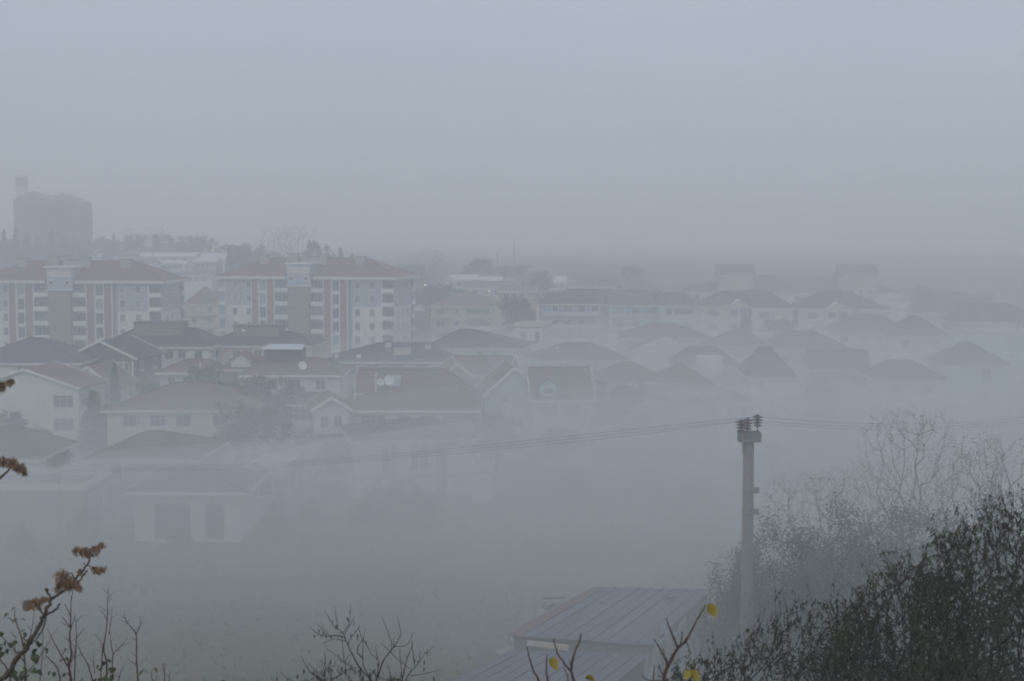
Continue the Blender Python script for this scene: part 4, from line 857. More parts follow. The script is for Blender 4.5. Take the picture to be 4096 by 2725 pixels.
for i, (kind, px, y, Y, wd, lb) in enumerate((
 ('leafy', 350, 938, 490, 12, 'round far tree just beyond the last silo'), ('leafy', 425, 955, 500, 12, 'low far tree between the silo trees and the topmost warehouse'), ('conifer', 455, 930, 500, 5, 'thin far conifer poking above the low treeline near the silos'),
 ('leafy', 520, 938, 500, 14, 'dark far tree under the white roof of the topmost warehouse'), ('conifer', 622, 930, 490, 7, 'pointed far conifer at the end of the topmost warehouse'), ('leafy', 690, 940, 495, 15, 'wide far tree next to the pointed conifer, above the workshops'),
 ('leafy', 760, 955, 490, 13, 'flat-topped far tree in the gap of the treeline'), ('leafy', 815, 942, 480, 11, 'dark round far tree nearest the glowing lamp'), ('leafy', 905, 978, 450, 12, 'hazy tree between the glowing lamp and the big round tree'),
 ('leafy', 1005, 964, 420, 16, 'big round tree behind the near eave of the striped block'), ('conifer', 918, 980, 400, 6, 'small conifer leaning beside the big round tree'),
 ('bare', 1095, 908, 400, 13, 'bare tree with a narrow fan of twigs behind the striped block roof'), ('bare', 1190, 900, 405, 16, 'tallest bare tree, wide fan of twigs above the roof chimneys'),
 ('conifer', 1238, 955, 400, 5, 'slim conifer beside the tallest bare tree'), ('leafy', 1278, 968, 395, 9, 'yellowish tree over the striped block roof'), ('conifer', 1362, 985, 395, 6, 'small spruce behind the pair of roof chimneys'),
 ('conifer', 1408, 1008, 398, 5, 'last small spruce sinking behind the red hip roof'), ('bare', 1710, 1000, 415, 14, 'bare round-crowned tree beyond the end of the striped block'), ('leafy', 1640, 1048, 420, 9, 'dim tree hidden behind the end of the red hip roof'),
 ('leafy', 1925, 1034, 435, 17, 'round tree rising over the long gabled hall'), ('leafy', 1870, 1062, 435, 13, 'lower round tree leaning on its taller neighbour over the gabled hall'), ('leafy', 2015, 1058, 440, 11, 'dark tree around the foot of the telecom mast'),
 ('leafy', 2075, 1060, 445, 9, 'faint tree close by the tallest thin mast'), ('leafy', 2152, 1086, 400, 11, 'round dark tree beside the white far house'), ('leafy', 2532, 1058, 430, 12, 'faint domed tree alone above the terrace roof'),
 ('leafy', 2900, 1060, 440, 10, 'pale tree behind the first gabled roof house'),
 ('leafy', 3700, 1140, 380, 16, 'faint tree beyond the second gabled roof house'), ('leafy', 3900, 1160, 370, 20, 'ghostly broad tree at the foggy far end of town'),
 ('leafy', 2085, 1185, 320, 10, 'big dark tree between the beige house and the terrace'), ('leafy', 2110, 1245, 300, 8, 'lower dark tree in front of the big one by the terrace'),
 ('leafy', 1765, 1120, 372, 13, 'dark tree behind the beige house, near the orange lamp'), ('leafy', 1700, 1150, 380, 9, 'small dark tree in the gap beside the orange lamp'), ('leafy', 2230, 1170, 345, 9, 'dark tree just behind the terrace roof'),
 ('conifer', 2982, 1254, 270, 6.5, 'pointed conifer before the cream villa'), ('leafy', 3150, 1275, 268, 7, 'leafy tree beside the plain cream villa wall'),
 ('leafy', 40, 955, 470, 20, 'broad dark tree mass under the conifers at the photo edge'), ('leafy', 300, 975, 465, 14, 'dark broad tree at the foot of the silo drums'), ('leafy', 180, 985, 460, 16, 'low leafy tree in front of the silo conifers'))):
    tree(kind, lb, px, y, Y, wd, i % 3 if kind == 'leafy' else i % 2, M_AUT if 'yellowish' in lb else None)
# trees in the hollow
for i, (kind, px, y, Y, wd, lb) in enumerate((
 ('conifer', 375, 1555, 160, 5.5, 'dark fir between the pale green house and the cream house'), ('conifer', 425, 1610, 158, 4.5, 'shorter fir leaning on the dark one before the cream house'), ('cypress', 457, 1452, 188, 1.4, 'slim cypress pointing up behind the firs'),
 ('leafy', 930, 1520, 168, 8.5, 'spreading dark tree behind the red roof of the cream house'), ('leafy', 1075, 1500, 166, 8.5, 'taller dark tree beside the narrow white house'), ('leafy', 1010, 1590, 150, 8, 'dark tree bulging in front of its two neighbours'), ('leafy', 850, 1462, 182, 5, 'small dark tree against the red roof with the roof house'),
 ('leafy', 45, 1650, 150, 6, 'hazy tree before the pale green wall at the photo edge'), ('leafy', 130, 1700, 142, 5, 'lower hazy tree under the dark balconies'), ('leafy', 1990, 1650, 150, 6, 'dim tree beyond the glazed corner room'),
 ('leafy', 1345, 1755, 140, 4, 'small dim tree beside the nearest white house'), ('leafy', 3300, 1520, 180, 6, 'dim tree in fog next to the drainpipe house'), ('leafy', 3560, 1500, 190, 9, 'foggy tree before the tall pale house'), ('leafy', 3725, 1560, 186, 6, 'foggy tree at the corner of the tall pale house'),
 ('leafy', 2480, 1500, 165, 6, 'dim tree before the low red roof'), ('leafy', 620, 1530, 175, 4, 'little tree under the thick white eave'), ('leafy', 2240, 1705, 150, 7, 'dim tree under the white band of the steep roof'))):
    tree(kind, lb, px, y, Y, wd, (i+1) % 3 if kind == 'leafy' else i % 2)
for i, (px, y, Y, wd, lb) in enumerate(((1500, 1930, 122, 6, 'brownish bush hiding the foot of the nearest white house'), (1620, 1905, 124, 7, 'taller brownish bush in front of the paired windows'), (1700, 1960, 120, 5, 'low bush below the taller brownish one'), (1440, 2000, 116, 5, 'low dark bush at the near corner of the white house'),
   (340, 2010, 108, 5, 'dim bush between the two lowest houses'), (1100, 2010, 112, 5, 'dim bush behind the lamp post'), (1250, 1985, 116, 6, 'dim bush between the lamp post and the brownish bushes'), (2050, 1960, 128, 6, 'low bush beside the garden shed wall'), (90, 2090, 104, 6, 'dim bush before the flat-roofed house at the photo edge'),
   (720, 2110, 104, 4, 'low bush before the garage openings'), (3080, 1780, 150, 8, 'faint bush at the top edge of the field behind the pole'), (2600, 1850, 140, 7, 'faint bush where the field meets the foggy houses'), (2300, 1880, 137, 6, 'small faint bush at the far edge of the field'))):
    tree('shrub', lb, px, y, Y, wd, i % 2, M_AUT if 'brownish' in lb else None)
# dark tuft standing out where the wires end
tree('tuft', 'small dark tree top alone in the fog where the long wires end', 235, 1812, 104, 1.6, 0)
# bare shrubs on the slope behind the dark bush
for i, (px, y, Y, wd, lb, kd) in enumerate(((3250, 1900, 56, 5.0, 'bare shrub with a tangled crown closest to the pole', 'bare'), (3420, 1880, 60, 5.5, 'bare shrub second from the pole, finer twigs', 'bare'), (3640, 1640, 57, 5.0, 'tallest bare shrub, one leafy shoot crossing the wires', 'bare'),
   (3850, 1800, 55, 5.0, 'bare shrub past the tall leafy shoot', 'bare'), (4020, 1740, 53, 5.0, 'bare shrub at the photo edge with forked twigs', 'bare'), (3120, 2060, 52, 4.5, 'dim leafy bush immediately behind the pole', 'shrub'), (3380, 2060, 50, 5.5, 'dim leafy bush beneath the bare shrubs', 'shrub'), (3650, 2010, 52, 6, 'dim leafy bush below the tallest bare shrub', 'shrub'), (3950, 1990, 50, 6, 'dim leafy bush at the photo edge under the forked twigs', 'shrub'),
   (2980, 2170, 51, 3.5, 'low dim bush hugging the foot of the pole', 'shrub'), (3200, 2180, 46, 4, 'low dim bush between the pole and the dark foreground bush', 'shrub'), (3500, 2150, 44, 5, 'low dim bush hidden behind the dark foreground bush', 'shrub'))):
    tree(kd, lb, px, y, Y, wd, i % 2, M_AUT if kd == 'bare' else None)

for i, (px, y, Y, wd, lb) in enumerate(((3150, 2640, 20, 3.2, 'dense brush under the low part of the dark bush'), (3450, 2480, 21, 3.4, 'dense brush behind the middle dome of the dark bush'), (3760, 2370, 21, 3.6, 'dense brush in the heart of the dark bush, behind its tallest part'), (4050, 2270, 20, 3.4, 'dense brush behind the feathery shoots at the photo edge'))):
    tree('shrub', lb, px, y, Y, wd, i % 2, group='dense brush behind the dark bush')
# ---- close plants: leaves one by one
def leaf_mesh(name, L, W, mm, droop=.6, curl=.35, n=5, cup=.25):
    m = MB(); z = 0; x = 0; a = 0
    for i in range(n+1):
        u = i/n; wd = W/2*math.sin(PI*min(1, u*.93+.07))**.8*(1-.25*u) if 0 < i < n else W*.03
        m.v += [(x, -wd, z+cup*wd), (x, 0, z), (x, wd, z+cup*wd)]
        a = -droop*u-curl*u*u; x += L/n*math.cos(a); z += L/n*math.sin(a)
    for i in range(n): b = i*3; m.f += [(b, b+1, b+4, b+3), (b+1, b+2, b+5, b+4)]
    return m.mesh(name, mm, True)
def rot_to(d, r, roll=.6):
    d = Vector(d).normalized(); q = d.to_track_quat('X', 'Z'); return (q.to_matrix() @ Matrix.Rotation(r.uniform(-roll, roll), 3, 'X'))
def leaf_set(t, spots, meshes, mm, limit=300, name='leaf'):
    """spots: (point, direction, scale), largest first: the first 300 singly, the rest joined"""
    r = random.Random(5); spots = sorted(spots, key=lambda s: (s[0]+t.location-CAM).length/s[2])
    for p, d, s in spots[:limit]:
        me = r.choice(meshes); o = link(name, me, t, p); o.rotation_euler = rot_to(d, r).to_euler(); o.scale = (s, s, s)
    if len(spots) > limit:
        m = MB(); src = [([Vector(v.co) for v in me.vertices], [tuple(f.vertices) for f in me.polygons]) for me in meshes]
        for p, d, s in spots[limit:]:
            vs, fs = r.choice(src); R = rot_to(d, r); b = len(m.v); p = Vector(p)
            m.v += [tuple(p+R@v*s) for v in vs]; m.f += [tuple(b+i for i in f) for f in fs]
        tag(m.build('foliage', mm, t, True), kind='stuff')
LV_N = [leaf_mesh('leaf', .054, .013, M_LEAFN, .5, .5), leaf_mesh('leaf', .048, .015, M_LEAFN, .9, .8), leaf_mesh('leaf', .060, .012, M_LEAFN, .3, 1.3), leaf_mesh('leaf', .043, .017, M_LEAFN, 1.2, .4, cup=.6)]
def bush(label, base_px, base_y, Y, prof, depth, n, leaves, seed, low=2850, dens=None, tipw=None, lit=1.0, rt=.0016, nstem=7, upw=.8, shoots=60, extra=(), spread=.4, lpt=1.0):
    """a dense twiggy bush; prof: outline of its top as picture points taken at depth Y"""
    r = random.Random(seed); b = at(base_px, base_y, Y); zg = b.z
    t = thing('bush', label, 'bush', (b.x, Y, zg)); O = Vector((b.x, Y, zg)); px = [q[0] for q in prof]; py = [q[1] for q in prof]; tg = []
    for _ in range(n):
        x = r.uniform(px[0], px[-1]); top = float(np.interp(x, px, py)); y = top+abs(r.gauss(0, 1))*(low-top)*.42+r.uniform(0, 20)
        if y > low: y = r.uniform(top, low)
        yy = Y+r.uniform(-depth, depth)*(.4+.6*min(1, (y-top)/250)); tg.append(at(x, y, yy)-O)
    tg += [at(x, y, Y+r.uniform(-.2, .2))-O for x, y in extra]
    for _ in range(shoots):     # long shoots standing clear of the outline
        x = r.uniform(px[0], px[-1]); tg.append(at(x, float(np.interp(x, px, py))-r.random()**1.6*75, Y+r.uniform(-depth, depth)*.4)-O)
    st = []
    for q in range(nstem):
        f = (q+.5)/nstem; x = px[0]+(px[-1]-px[0])*f; top = float(np.interp(x, px, py)); e = at(x, top+(low-top)*r.uniform(.3, .5), Y+r.uniform(-depth, depth)*.5)-O
        for u in (.35, .7, 1): st.append(Vector((e.x*u**1.3, e.y*u, -.6+(e.z+.6)*u))+Vector((r.uniform(-.04,.04), r.uniform(-.04,.04), 0)))
    tg = st+tg
    P, par, rad, tips = skeleton((0, 0, -.6), tg, [(0, 0, -.3)], seg=.09, jit=.05, arch=True, upw=upw, r_tip=rt, expo=.36, bias=.18, seed=seed)
    m = MB(); skel_mesh(m, P, par, rad, 4, 6); m.build('branches', M_BARK, t, True)
    spots = []; ch = set(par)
    for k in range(1, len(P)):
        if rad[k] > rt*3.2: continue
        d = Vector(P[k])-Vector(P[par[k]])
        if d.length < 1e-4: continue
        d.normalize(); c = leaves*(1.6 if k in tips else 1); q = int(c)+(r.random() < c-int(c))
        for _ in range(q):
            o = Vector((r.uniform(-1,1), r.uniform(-1,1), r.uniform(-.9,.3))); dd = (d*.3+o*.75+Vector((0,0,-.5))).normalized(); u = r.random(); pp = Vector(P[k])*u+Vector(P[par[k]])*(1-u); spots.append((pp, dd, r.uniform(.7, 1.25)*lpt))
    leaf_set(t, spots, LV_N, M_LEAFN); return t
bush('low spreading part of the dark bush, olive leaves thinning over the tarpaulin and pole foot', 3000, 3150, 13.5, [(2560, 2780), (2720, 2670), (2800, 2620), (2900, 2600), (3000, 2530), (3060, 2460), (3180, 2400), (3300, 2385), (3420, 2400), (3520, 2440)], 1.0, 1100, 1.5, 1, 2850,
     extra=[(2740, 2560), (2755, 2580), (2850, 2520), (2975, 2530), (3100, 2345), (3220, 2325)])
bush('middle part of the dark bush, a dense dome of drooping olive leaves', 3560, 3200, 13.0, [(3330, 2520), (3400, 2400), (3450, 2320), (3520, 2250), (3620, 2245), (3700, 2250), (3790, 2300), (3880, 2380)], 1.0, 1300, 1.7, 2, 2850,
     extra=[(3438, 2235), (3515, 2165), (3590, 2170), (3640, 2180)])
bush('tallest part of the dark bush, feathery shoots against the fog at the photo edge', 3960, 3200, 12.5, [(3640, 2330), (3700, 2190), (3760, 2110), (3860, 2080), (3930, 2040), (4000, 2020), (4060, 2030), (4140, 2050), (4240, 2100)], 1.1, 1900, 1.7, 3, 2850,
     extra=[(3985, 1930), (4000, 1945), (4075, 1935), (4085, 1950), (3735, 2050), (3790, 2030), (3925, 2030), (3680, 2110)])
S_X = lambda q: (1000+q[0]/2.946, 2200+q[1]/2.946)
def stemset(t, Y, stems, mm, O, n=6, jy=.05, seed=0, name='stem'):
    """stems: list of (points in the picture at depth Y, start radius, end radius)"""
    r = random.Random(seed); m = MB(); res = []
    for pts, r0, r1 in stems:
        w3 = []; yy = Y+r.uniform(-jy, jy)
        for q in pts: yy += r.uniform(-jy, jy)*.5; w3.append(at(q[0], q[1], yy)-O)
        fine = []
        for i in range(len(w3)-1):
            P0, P1, P2, P3 = w3[max(i-1,0)], w3[i], w3[i+1], w3[min(i+2, len(w3)-1)]
            for s in range(5): u = s/5; fine.append(.5*((2*P1)+(P2-P0)*u+(2*P0-5*P1+4*P2-P3)*u*u+(3*P1-P0-3*P2+P3)*u**3)+Vector((r.gauss(0,1), 0, r.gauss(0,1)))*r1*.5)
        fine.append(w3[-1]); k = len(fine); rr = [(r0+(r1-r0)*i/(k-1))*(1+.18*(i % 5 == 0)) for i in range(k)]; m.tube(fine, rr, n); res.append(fine)
    m.build(name, mm, t, True); return res
# ---- the half-bare bush: a leafy low part and long forked twigs drawn one by one
hb = bush('half-bare bush with long forked twigs and curled grey-green leaves, bottom middle', 1440, 3120, 12.0, [(1130, 2740), (1220, 2700), (1290, 2650), (1380, 2640), (1460, 2660), (1540, 2690), (1620, 2690), (1700, 2720)], .5, 260, .8, 4, 2850, rt=.0017, nstem=6, upw=.3, shoots=0)
HT = [((1480,1900),(1420,1547),(1300,1400),(1200,1220),(1150,1110),(1095,985),(990,900),(930,800),(870,700)), ((1040,940),(1020,820),(1000,680)), ((1100,975),(1165,870),(1180,750),(1190,640)), ((1110,1000),(1170,900),(1225,795)), ((1130,1075),(1040,1055),(960,1060),(850,1100)),
 ((1110,1030),(1000,1010),(870,1015),(770,970),(700,905)), ((960,1040),(890,960),(840,860)), ((890,1000),(845,930),(795,875)), ((1155,1115),(1200,1020),(1250,960),(1295,890)), ((1480,1700),(1440,1547),(1350,1400),(1330,1280),(1335,1060),(1365,930)), ((1335,1280),(1270,1220),(1275,1140),(1320,1060),(1290,960),(1285,920)),
 ((1335,1060),(1390,1150),(1430,1230),(1500,1280)), ((1440,1800),(1470,1600),(1510,1480),(1570,1310),(1650,1200),(1700,1140),(1770,1010),(1770,920),(1740,785)), ((1660,1200),(1670,1100),(1620,960),(1555,790)), ((1700,1140),(1820,1130),(1870,1090),(1925,975)), ((1650,1200),(1590,1140),(1540,1100)), ((1650,1200),(1740,1290),(1830,1360),(1900,1410)), ((1690,1145),(1700,1020)),
 ((1780,1800),(1830,1547),(1900,1430),(1950,1380),(2030,1270),(2090,1170)), ((1760,1700),(1820,1420),(1860,1260),(1900,1160),(1905,1060)), ((1940,1370),(1920,1200),(1915,1080)), ((1880,1480),(1930,1480),(2100,1450),(2275,1400)), ((2060,1220),(2100,1200),(2165,1130)), ((900,1800),(830,1547),(720,1450),(650,1350),(600,1245)), ((850,1540),(1000,1500),(1150,1420)),
 ((900,1600),(870,1400),(830,1300)), ((1250,1400),(1110,1330),(1060,1280),(905,1165)), ((1110,1330),(1090,1100),(1070,980)), ((870,1600),(830,1530),(760,1420),(700,1335)), ((540,1650),(500,1547),(420,1500),(360,1430)), ((1490,1700),(1490,1547),(1515,1350),(1490,1220),(1485,1125)), ((1680,1700),(1650,1450),(1610,1330)), ((950,1600),(945,1450),(925,1320)), ((890,1500),(885,1260),(870,1210)), ((1790,1460),(1770,1270),(1765,1165)), ((2000,1290),(2005,1190)), ((1250,1640),(1140,1480),(1130,1300),(1205,1215))]
stemset(hb, 11.8, [([S_X(q) for q in p], .0078 if len(p) > 6 else (.0055 if len(p) > 4 else .0036), .0018) for p in HT], M_BARK, hb.location, 5, .06, 41, 'twigs')
r = random.Random(8); sp = []
for x, y in ((800,930),(765,1000),(835,1005),(885,990),(870,970),(925,950),(955,1010),(975,985),(975,820),(1018,880),(1040,970),(1140,790),(1218,830),(1190,990),(1270,980),(1265,1040),(1375,1070),(1445,1160),(890,1080),(1120,1230),(1050,1220),(1070,1280),(1080,1270),(950,1290),(1000,1300),(965,1280),(880,1320),(1170,1310),(1180,1330),(1500,1330),(1490,1260),(1560,1330),(1530,1300),(1510,1330),(1480,1400),(1560,1430),(1540,1420),(1990,1300),(2050,1300),(2040,1380),(2100,1190),(2105,1210),(1830,1260),(1950,1290),(1790,1430),(1780,1470),(1620,1500),(1700,1500),(2160,1490),(2150,1500),(560,1470),(640,1410),(450,1510),(320,1490),(740,1425),(775,1395),(850,1410),(1020,1400),(1040,1350),(1110,1400),(1130,1450),(1280,1420),(1290,1350),(1060,1390),(1000,1440),(1120,1390),(1740,1500),(1690,1490),(1600,1510),(1150,1290),(1300,1400)):
    sp.append((at(*S_X((x, y)), 11.8+r.uniform(-.06,.06))-hb.location, Vector((r.uniform(-.6,.6), r.uniform(-.5,.5), -.8)), r.uniform(.75, 1.15)))
leaf_set(hb, sp, LV_N, M_LEAFN)
# ---- the brown seed-cluster branch, close on the left
M_SEED = mat('dry_samara', (.34, .23, .15), .85, (.16, .105, .07), 22); M_STALK = mat('seed_tree_bark', (.10, .075, .06), .85, (.05, .038, .03), 40)
SA = lambda q: (q[0]/2.323, 2050+q[1]/2.323)
sam = [leaf_mesh('samara', .030, .0085, M_SEED, .3, .5, 4, .5), leaf_mesh('samara', .026, .010, M_SEED, .9, -.4, 4, -.4), leaf_mesh('samara', .033, .0075, M_SEED, -.3, 1.2, 4, .7)]
def clusters(t, O, Y, cl, seed):
    r = random.Random(seed)
    for cx, cy_, rx, ry in cl:
        c = at(cx, cy_, Y)-O; k = Y/F; m = MB(); nn = int(40+rx*ry*.12)
        src = [([Vector(v.co) for v in me.vertices], [tuple(f.vertices) for f in me.polygons]) for me in sam]
        lob = [(r.uniform(-.6,.6), r.uniform(-.5,.5)) for _ in range(4)]
        for _ in range(nn):
            lx, ly = r.choice(lob); a = r.uniform(0, 2*PI); q = r.random()**.5*.75; x = (lx+math.cos(a)*q)*rx; z = (ly*.8+math.sin(a)*q)*ry
            p = c+Vector((x*k, r.uniform(-.8,.8)*rx*k*.7, z*k)); vs, fs = r.choice(src); d = Vector((r.uniform(-.7,.7), r.uniform(-.7,.7), -1)); R = rot_to(d, r, 3); b = len(m.v); s = r.uniform(.6, 1.0)
            m.v += [tuple(p+R@v*s) for v in vs]; m.f += [tuple(b+i for i in f) for f in fs]
            if r.random() < .25: m.bar(p, c+Vector((r.uniform(-.2,.2)*rx*k, 0, ry*k*.3)), .0012)
        tag(m.build('seed_cluster', M_SEED, t), kind='stuff')
YS = 8.0; O = at(-60, 3000, YS); O = Vector(O); t = thing('seed_tree_branch', 'arching branch in the lower corner hung with papery brown seed clusters, one at its tip', 'branch', O)
stemset(t, YS, [([(-60, 3000), (-20, 2770)]+[SA(q) for q in ((60,1500),(150,1380),(235,1260),(290,1180),(350,1070),(400,970),(440,880),(475,815))], .017, .0085),
  ([SA(q) for q in ((475,812),(540,765),(600,725),(680,690),(740,640),(790,570),(810,540))], .007, .004), ([SA(q) for q in ((480,805),(560,745),(640,700),(700,620),(760,550),(810,480),(835,430),(845,395),(838,370))], .0075, .0045),
  ([SA(q) for q in ((405,958),(460,940),(510,910),(555,850))], .006, .006), ([SA(q) for q in ((470,800),(450,760),(438,735),(425,710))], .006, .006), ([SA(q) for q in ((440,740),(440,715))], .005, .006),
  ([SA(q) for q in ((405,950),(380,915),(350,885),(320,850))], .0055, .003), ([SA(q) for q in ((425,975),(410,1050),(370,1130),(310,1200),(250,1240))], .005, .004), ([SA(q) for q in ((690,640),(680,590),(665,565),(640,565))], .004, .002),
  ([SA(q) for q in ((800,485),(860,510),(900,520))], .003, .002), ([SA(q) for q in ((790,490),(775,475),(790,462),(770,480))], .002, .001), ([SA(q) for q in ((838,375),(800,355),(770,345))], .003, .002), ([SA(q) for q in ((840,375),(880,350),(920,320))], .003, .002)], M_STALK, O, 7, .03, 3)
clusters(t, O, YS, [(*SA((270,850)), 30, 30), (*SA((345,835)), 26, 24), (*SA((395,795)), 20, 14), (*SA((580,600)), 36, 38), (*SA((550,680)), 20, 24), (*SA((650,650)), 34, 34), (*SA((735,355)), 26, 20), (*SA((795,340)), 22, 26), (*SA((900,345)), 20, 24), (*SA((940,300)), 14, 13), (*SA((880,530)), 20, 17), (*SA((945,520)), 18, 13), (*SA((735,545)), 13, 13), (*SA((720,700)), 13, 17), (*SA((715,640)), 14, 13)], 11)
YS = 7.6; O = at(-330, 2300, YS); t = thing('seed_tree_branch', 'branch reaching in from the photo edge with two brown seed clusters, one above the other', 'branch', O)
stemset(t, YS, [([(-330, 2300), (-260, 2150), (-150, 2020), (-40, 1935), (0, 1912), (25, 1890), (42, 1870)], .012, .004), ([(-330, 2300), (-320, 2000), (-250, 1800), (-120, 1680), (-30, 1610), (0, 1560)], .012, .004)], M_STALK, O, 7, .02, 5)
clusters(t, O, YS, [(10, 1845, 26, 24), (45, 1850, 24, 24), (75, 1868, 22, 24), (100, 1885, 10, 10), (-25, 1848, 26, 24), (8, 1545, 17, 26), (30, 1525, 15, 13), (44, 1518, 9, 8), (-15, 1540, 20, 22)], 17)
# ---- saplings in the lower left
M_GLEAF = mat('green_heart_leaf', (.065, .085, .03), .6, (.04, .052, .024), 12); M_YLEAF = mat('yellow_leaf', (.34, .27, .035), .55, (.24, .21, .045), 16)
GL = [leaf_mesh('leaf', .042, .036, M_GLEAF, .6, .5, 5, .3), leaf_mesh('leaf', .036, .030, M_GLEAF, 1.0, .2, 5, .5)]
def sapling(label, Y, stems, leaves, O_px, seed, mm=M_BARK2, twigs=0, name='sapling', lm=None, cat='sapling', sc_=1.0):
    r = random.Random(seed); O = at(*O_px, Y); t = thing(name, label, cat, O); fine = stemset(t, Y, stems, mm, O, 5, .04, seed)
    if twigs:
        m = MB()
        for f in fine:
            L = sum((f[i+1]-f[i]).length for i in range(len(f)-1))
            for _ in range(int(twigs*L/.25)):
                k = r.randrange(max(1, len(f)//5), len(f)-1); d = (f[k+1]-f[k]).normalized(); s = r.choice((-1, 1)); l = r.uniform(.03, .09)
                e = f[k]+(d*.7+Vector((s, r.uniform(-.7,.7), .1))).normalized()*l; m.tube([f[k], f[k].lerp(e, .5)+Vector((0,0,-.003)), e], [.0022, .0017, .0011], 4)
        m.build('side_twigs', mm, t, True)
    sp = []
    for q in leaves:
        p = at(q[0], q[1], Y+r.uniform(-.1,.1))-O; s = (q[2] if len(q) > 2 else 1)*sc_*1.25; d = Vector((r.uniform(-1,1), r.uniform(-.9,.3), r.uniform(-1,.1))); sp.append((p, d, s))
    if sp: leaf_set(t, sp, lm or GL, M_GLEAF)
    return t
A_ = SA
sapling('green-leaved sapling in the bottom corner under the seed branch', 9.5, [([A_(q) for q in ((90,1800),(95,1568),(60,1450),(0,1370),(-60,1320))], .007, .003), ([A_(q) for q in ((230,1800),(235,1568),(230,1380),(205,1180),(160,1050),(135,960),(140,900))], .008, .002), ([A_(q) for q in ((235,1400),(130,1270),(40,1180),(10,1120))], .004, .002),
  ([A_(q) for q in ((240,1300),(285,1130),(310,1000),(320,930))], .003, .0015), ([A_(q) for q in ((240,1500),(330,1400),(400,1290),(470,1180))], .004, .002), ([A_(q) for q in ((130,1480),(140,1300),(140,1140))], .003, .0015), ([A_(q) for q in ((370,1568),(395,1300),(400,1100))], .003, .0015)],
  [(*A_(q), s) for *q, s in ((150,885,.8),(80,940,1.1),(170,990,1.0),(195,995,.8),(240,1090,1.1),(250,1130,1.0),(215,1120,.8),(60,1190,1.0),(80,1210,.9),(10,1105,1.0),(5,1150,.9),(30,1240,1.3),(15,1250,1.1),(50,1300,1.2),(80,1270,.9),(170,1200,1.2),(200,1210,1.1),(180,1280,1.0),(330,1195,.9),(380,1215,.8),(340,1265,1.1),(410,1260,1.1),(300,1320,1.5),(290,1330,1.2),(130,1430,1.5),(150,1470,1.4),(250,1480,1.2),(330,1480,1.3),(280,1500,1.1),(190,1500,1.1),(10,1310,1.0),(250,1180,.8),(110,1520,1.4),(300,1460,1.2),(210,1440,1.0))], (150, 2900), 21, twigs=1.2)
sapling('bare forked sapling whose tip touches the large seed cluster', 10.0, [([A_(q) for q in ((680,1800),(660,1560),(640,1420),(665,1320),(650,1180),(655,1050),(658,930),(665,800),(678,735))], .010, .0022), ([A_(q) for q in ((657,960),(625,900),(603,850))], .004, .002), ([A_(q) for q in ((650,1070),(610,1010),(575,970))], .004, .002), ([A_(q) for q in ((655,1090),(680,1020),(698,950))], .004, .0018),
  ([A_(q) for q in ((690,1568),(700,1360),(710,1180),(706,1050),(700,980))], .005, .002), ([A_(q) for q in ((712,1170),(750,1120),(785,1080))], .003, .0015), ([A_(q) for q in ((640,1440),(580,1350),(500,1200),(440,1085))], .006, .002), ([A_(q) for q in ((560,1568),(540,1460),(490,1390),(420,1330))], .006, .003), ([A_(q) for q in ((640,1440),(700,1290),(680,1250))], .004, .002)],
  [(*A_(q), .8) for q in ((620,1260),(605,1290),(600,1350),(590,1370),(475,1475),(505,1480),(620,1500),(650,1480),(770,1550),(750,1560))], (290, 2950), 22, twigs=2.2)
sapling('thin bare sapling with the longest straight tip, small green leaves at its foot', 10.6, [([A_(q) for q in ((985,1800),(990,1400),(965,1290),(975,1180),(990,1080),(998,950),(1000,800),(1010,700))], .007, .0018), ([A_(q) for q in ((998,1010),(970,950),(930,908))], .003, .0015), ([A_(q) for q in ((1015,1130),(1030,1020),(1038,940))], .003, .0015), ([A_(q) for q in ((960,1230),(920,1180),(883,1130))], .003, .0015),
  ([A_(q) for q in ((940,1568),(945,1400),(960,1240),(990,1100))], .005, .003), ([A_(q) for q in ((1040,1568),(1050,1330),(1110,1260),(1178,1175))], .005, .0018), ([A_(q) for q in ((1050,1330),(1030,1200),(1020,1100))], .004, .002), ([A_(q) for q in ((860,1568),(820,1420),(760,1320),(735,1250))], .006, .002), ([A_(q) for q in ((1100,1568),(1130,1470),(1165,1405))], .004, .0015), ([A_(q) for q in ((880,1500),(870,1380),(865,1300))], .003, .0015)],
  [(*A_(q), s) for *q, s in ((985,1380,.9),(970,1385,.8),(925,1420,.9),(1010,1440,1.0),(960,1450,.9),(1060,1440,.9),(990,1470,1.1),(1020,1490,1.0),(1050,1530,1.3),(1035,1510,1.1),(970,1520,1.2),(900,1530,.9),(930,1540,1.0),(880,1550,.9),(1000,1540,1.1))], (425, 2950), 23, twigs=2.2)
sapling('bare Y-shaped sapling with two yellow-green leaves beside it', 10.3, [([A_(q) for q in ((1300,1800),(1283,1568),(1270,1400),(1268,1260),(1265,1140),(1215,1060),(1175,1010),(1150,920))], .007, .0018), ([A_(q) for q in ((1265,1140),(1295,1070),(1308,1020),(1290,955))], .004, .0015), ([A_(q) for q in ((1272,1420),(1230,1395),(1185,1360))], .003, .0015), ([A_(q) for q in ((1265,1185),(1230,1170))], .0025, .0015),
  ([A_(q) for q in ((1290,1500),(1350,1470),(1365,1490))], .0025, .0015), ([A_(q) for q in ((1420,1568),(1405,1500),(1415,1455))], .003, .0015)], [(*A_(q), s) for *q, s in ((1355,1450,1.4),(1340,1455,1.0),(1430,1442,.8))], (550, 2950), 24, twigs=2.4, lm=[leaf_mesh('leaf', .045, .036, mat('yellow_green_leaf', (.15, .15, .05), .6, (.10, .11, .04), 10), .4, .4)])
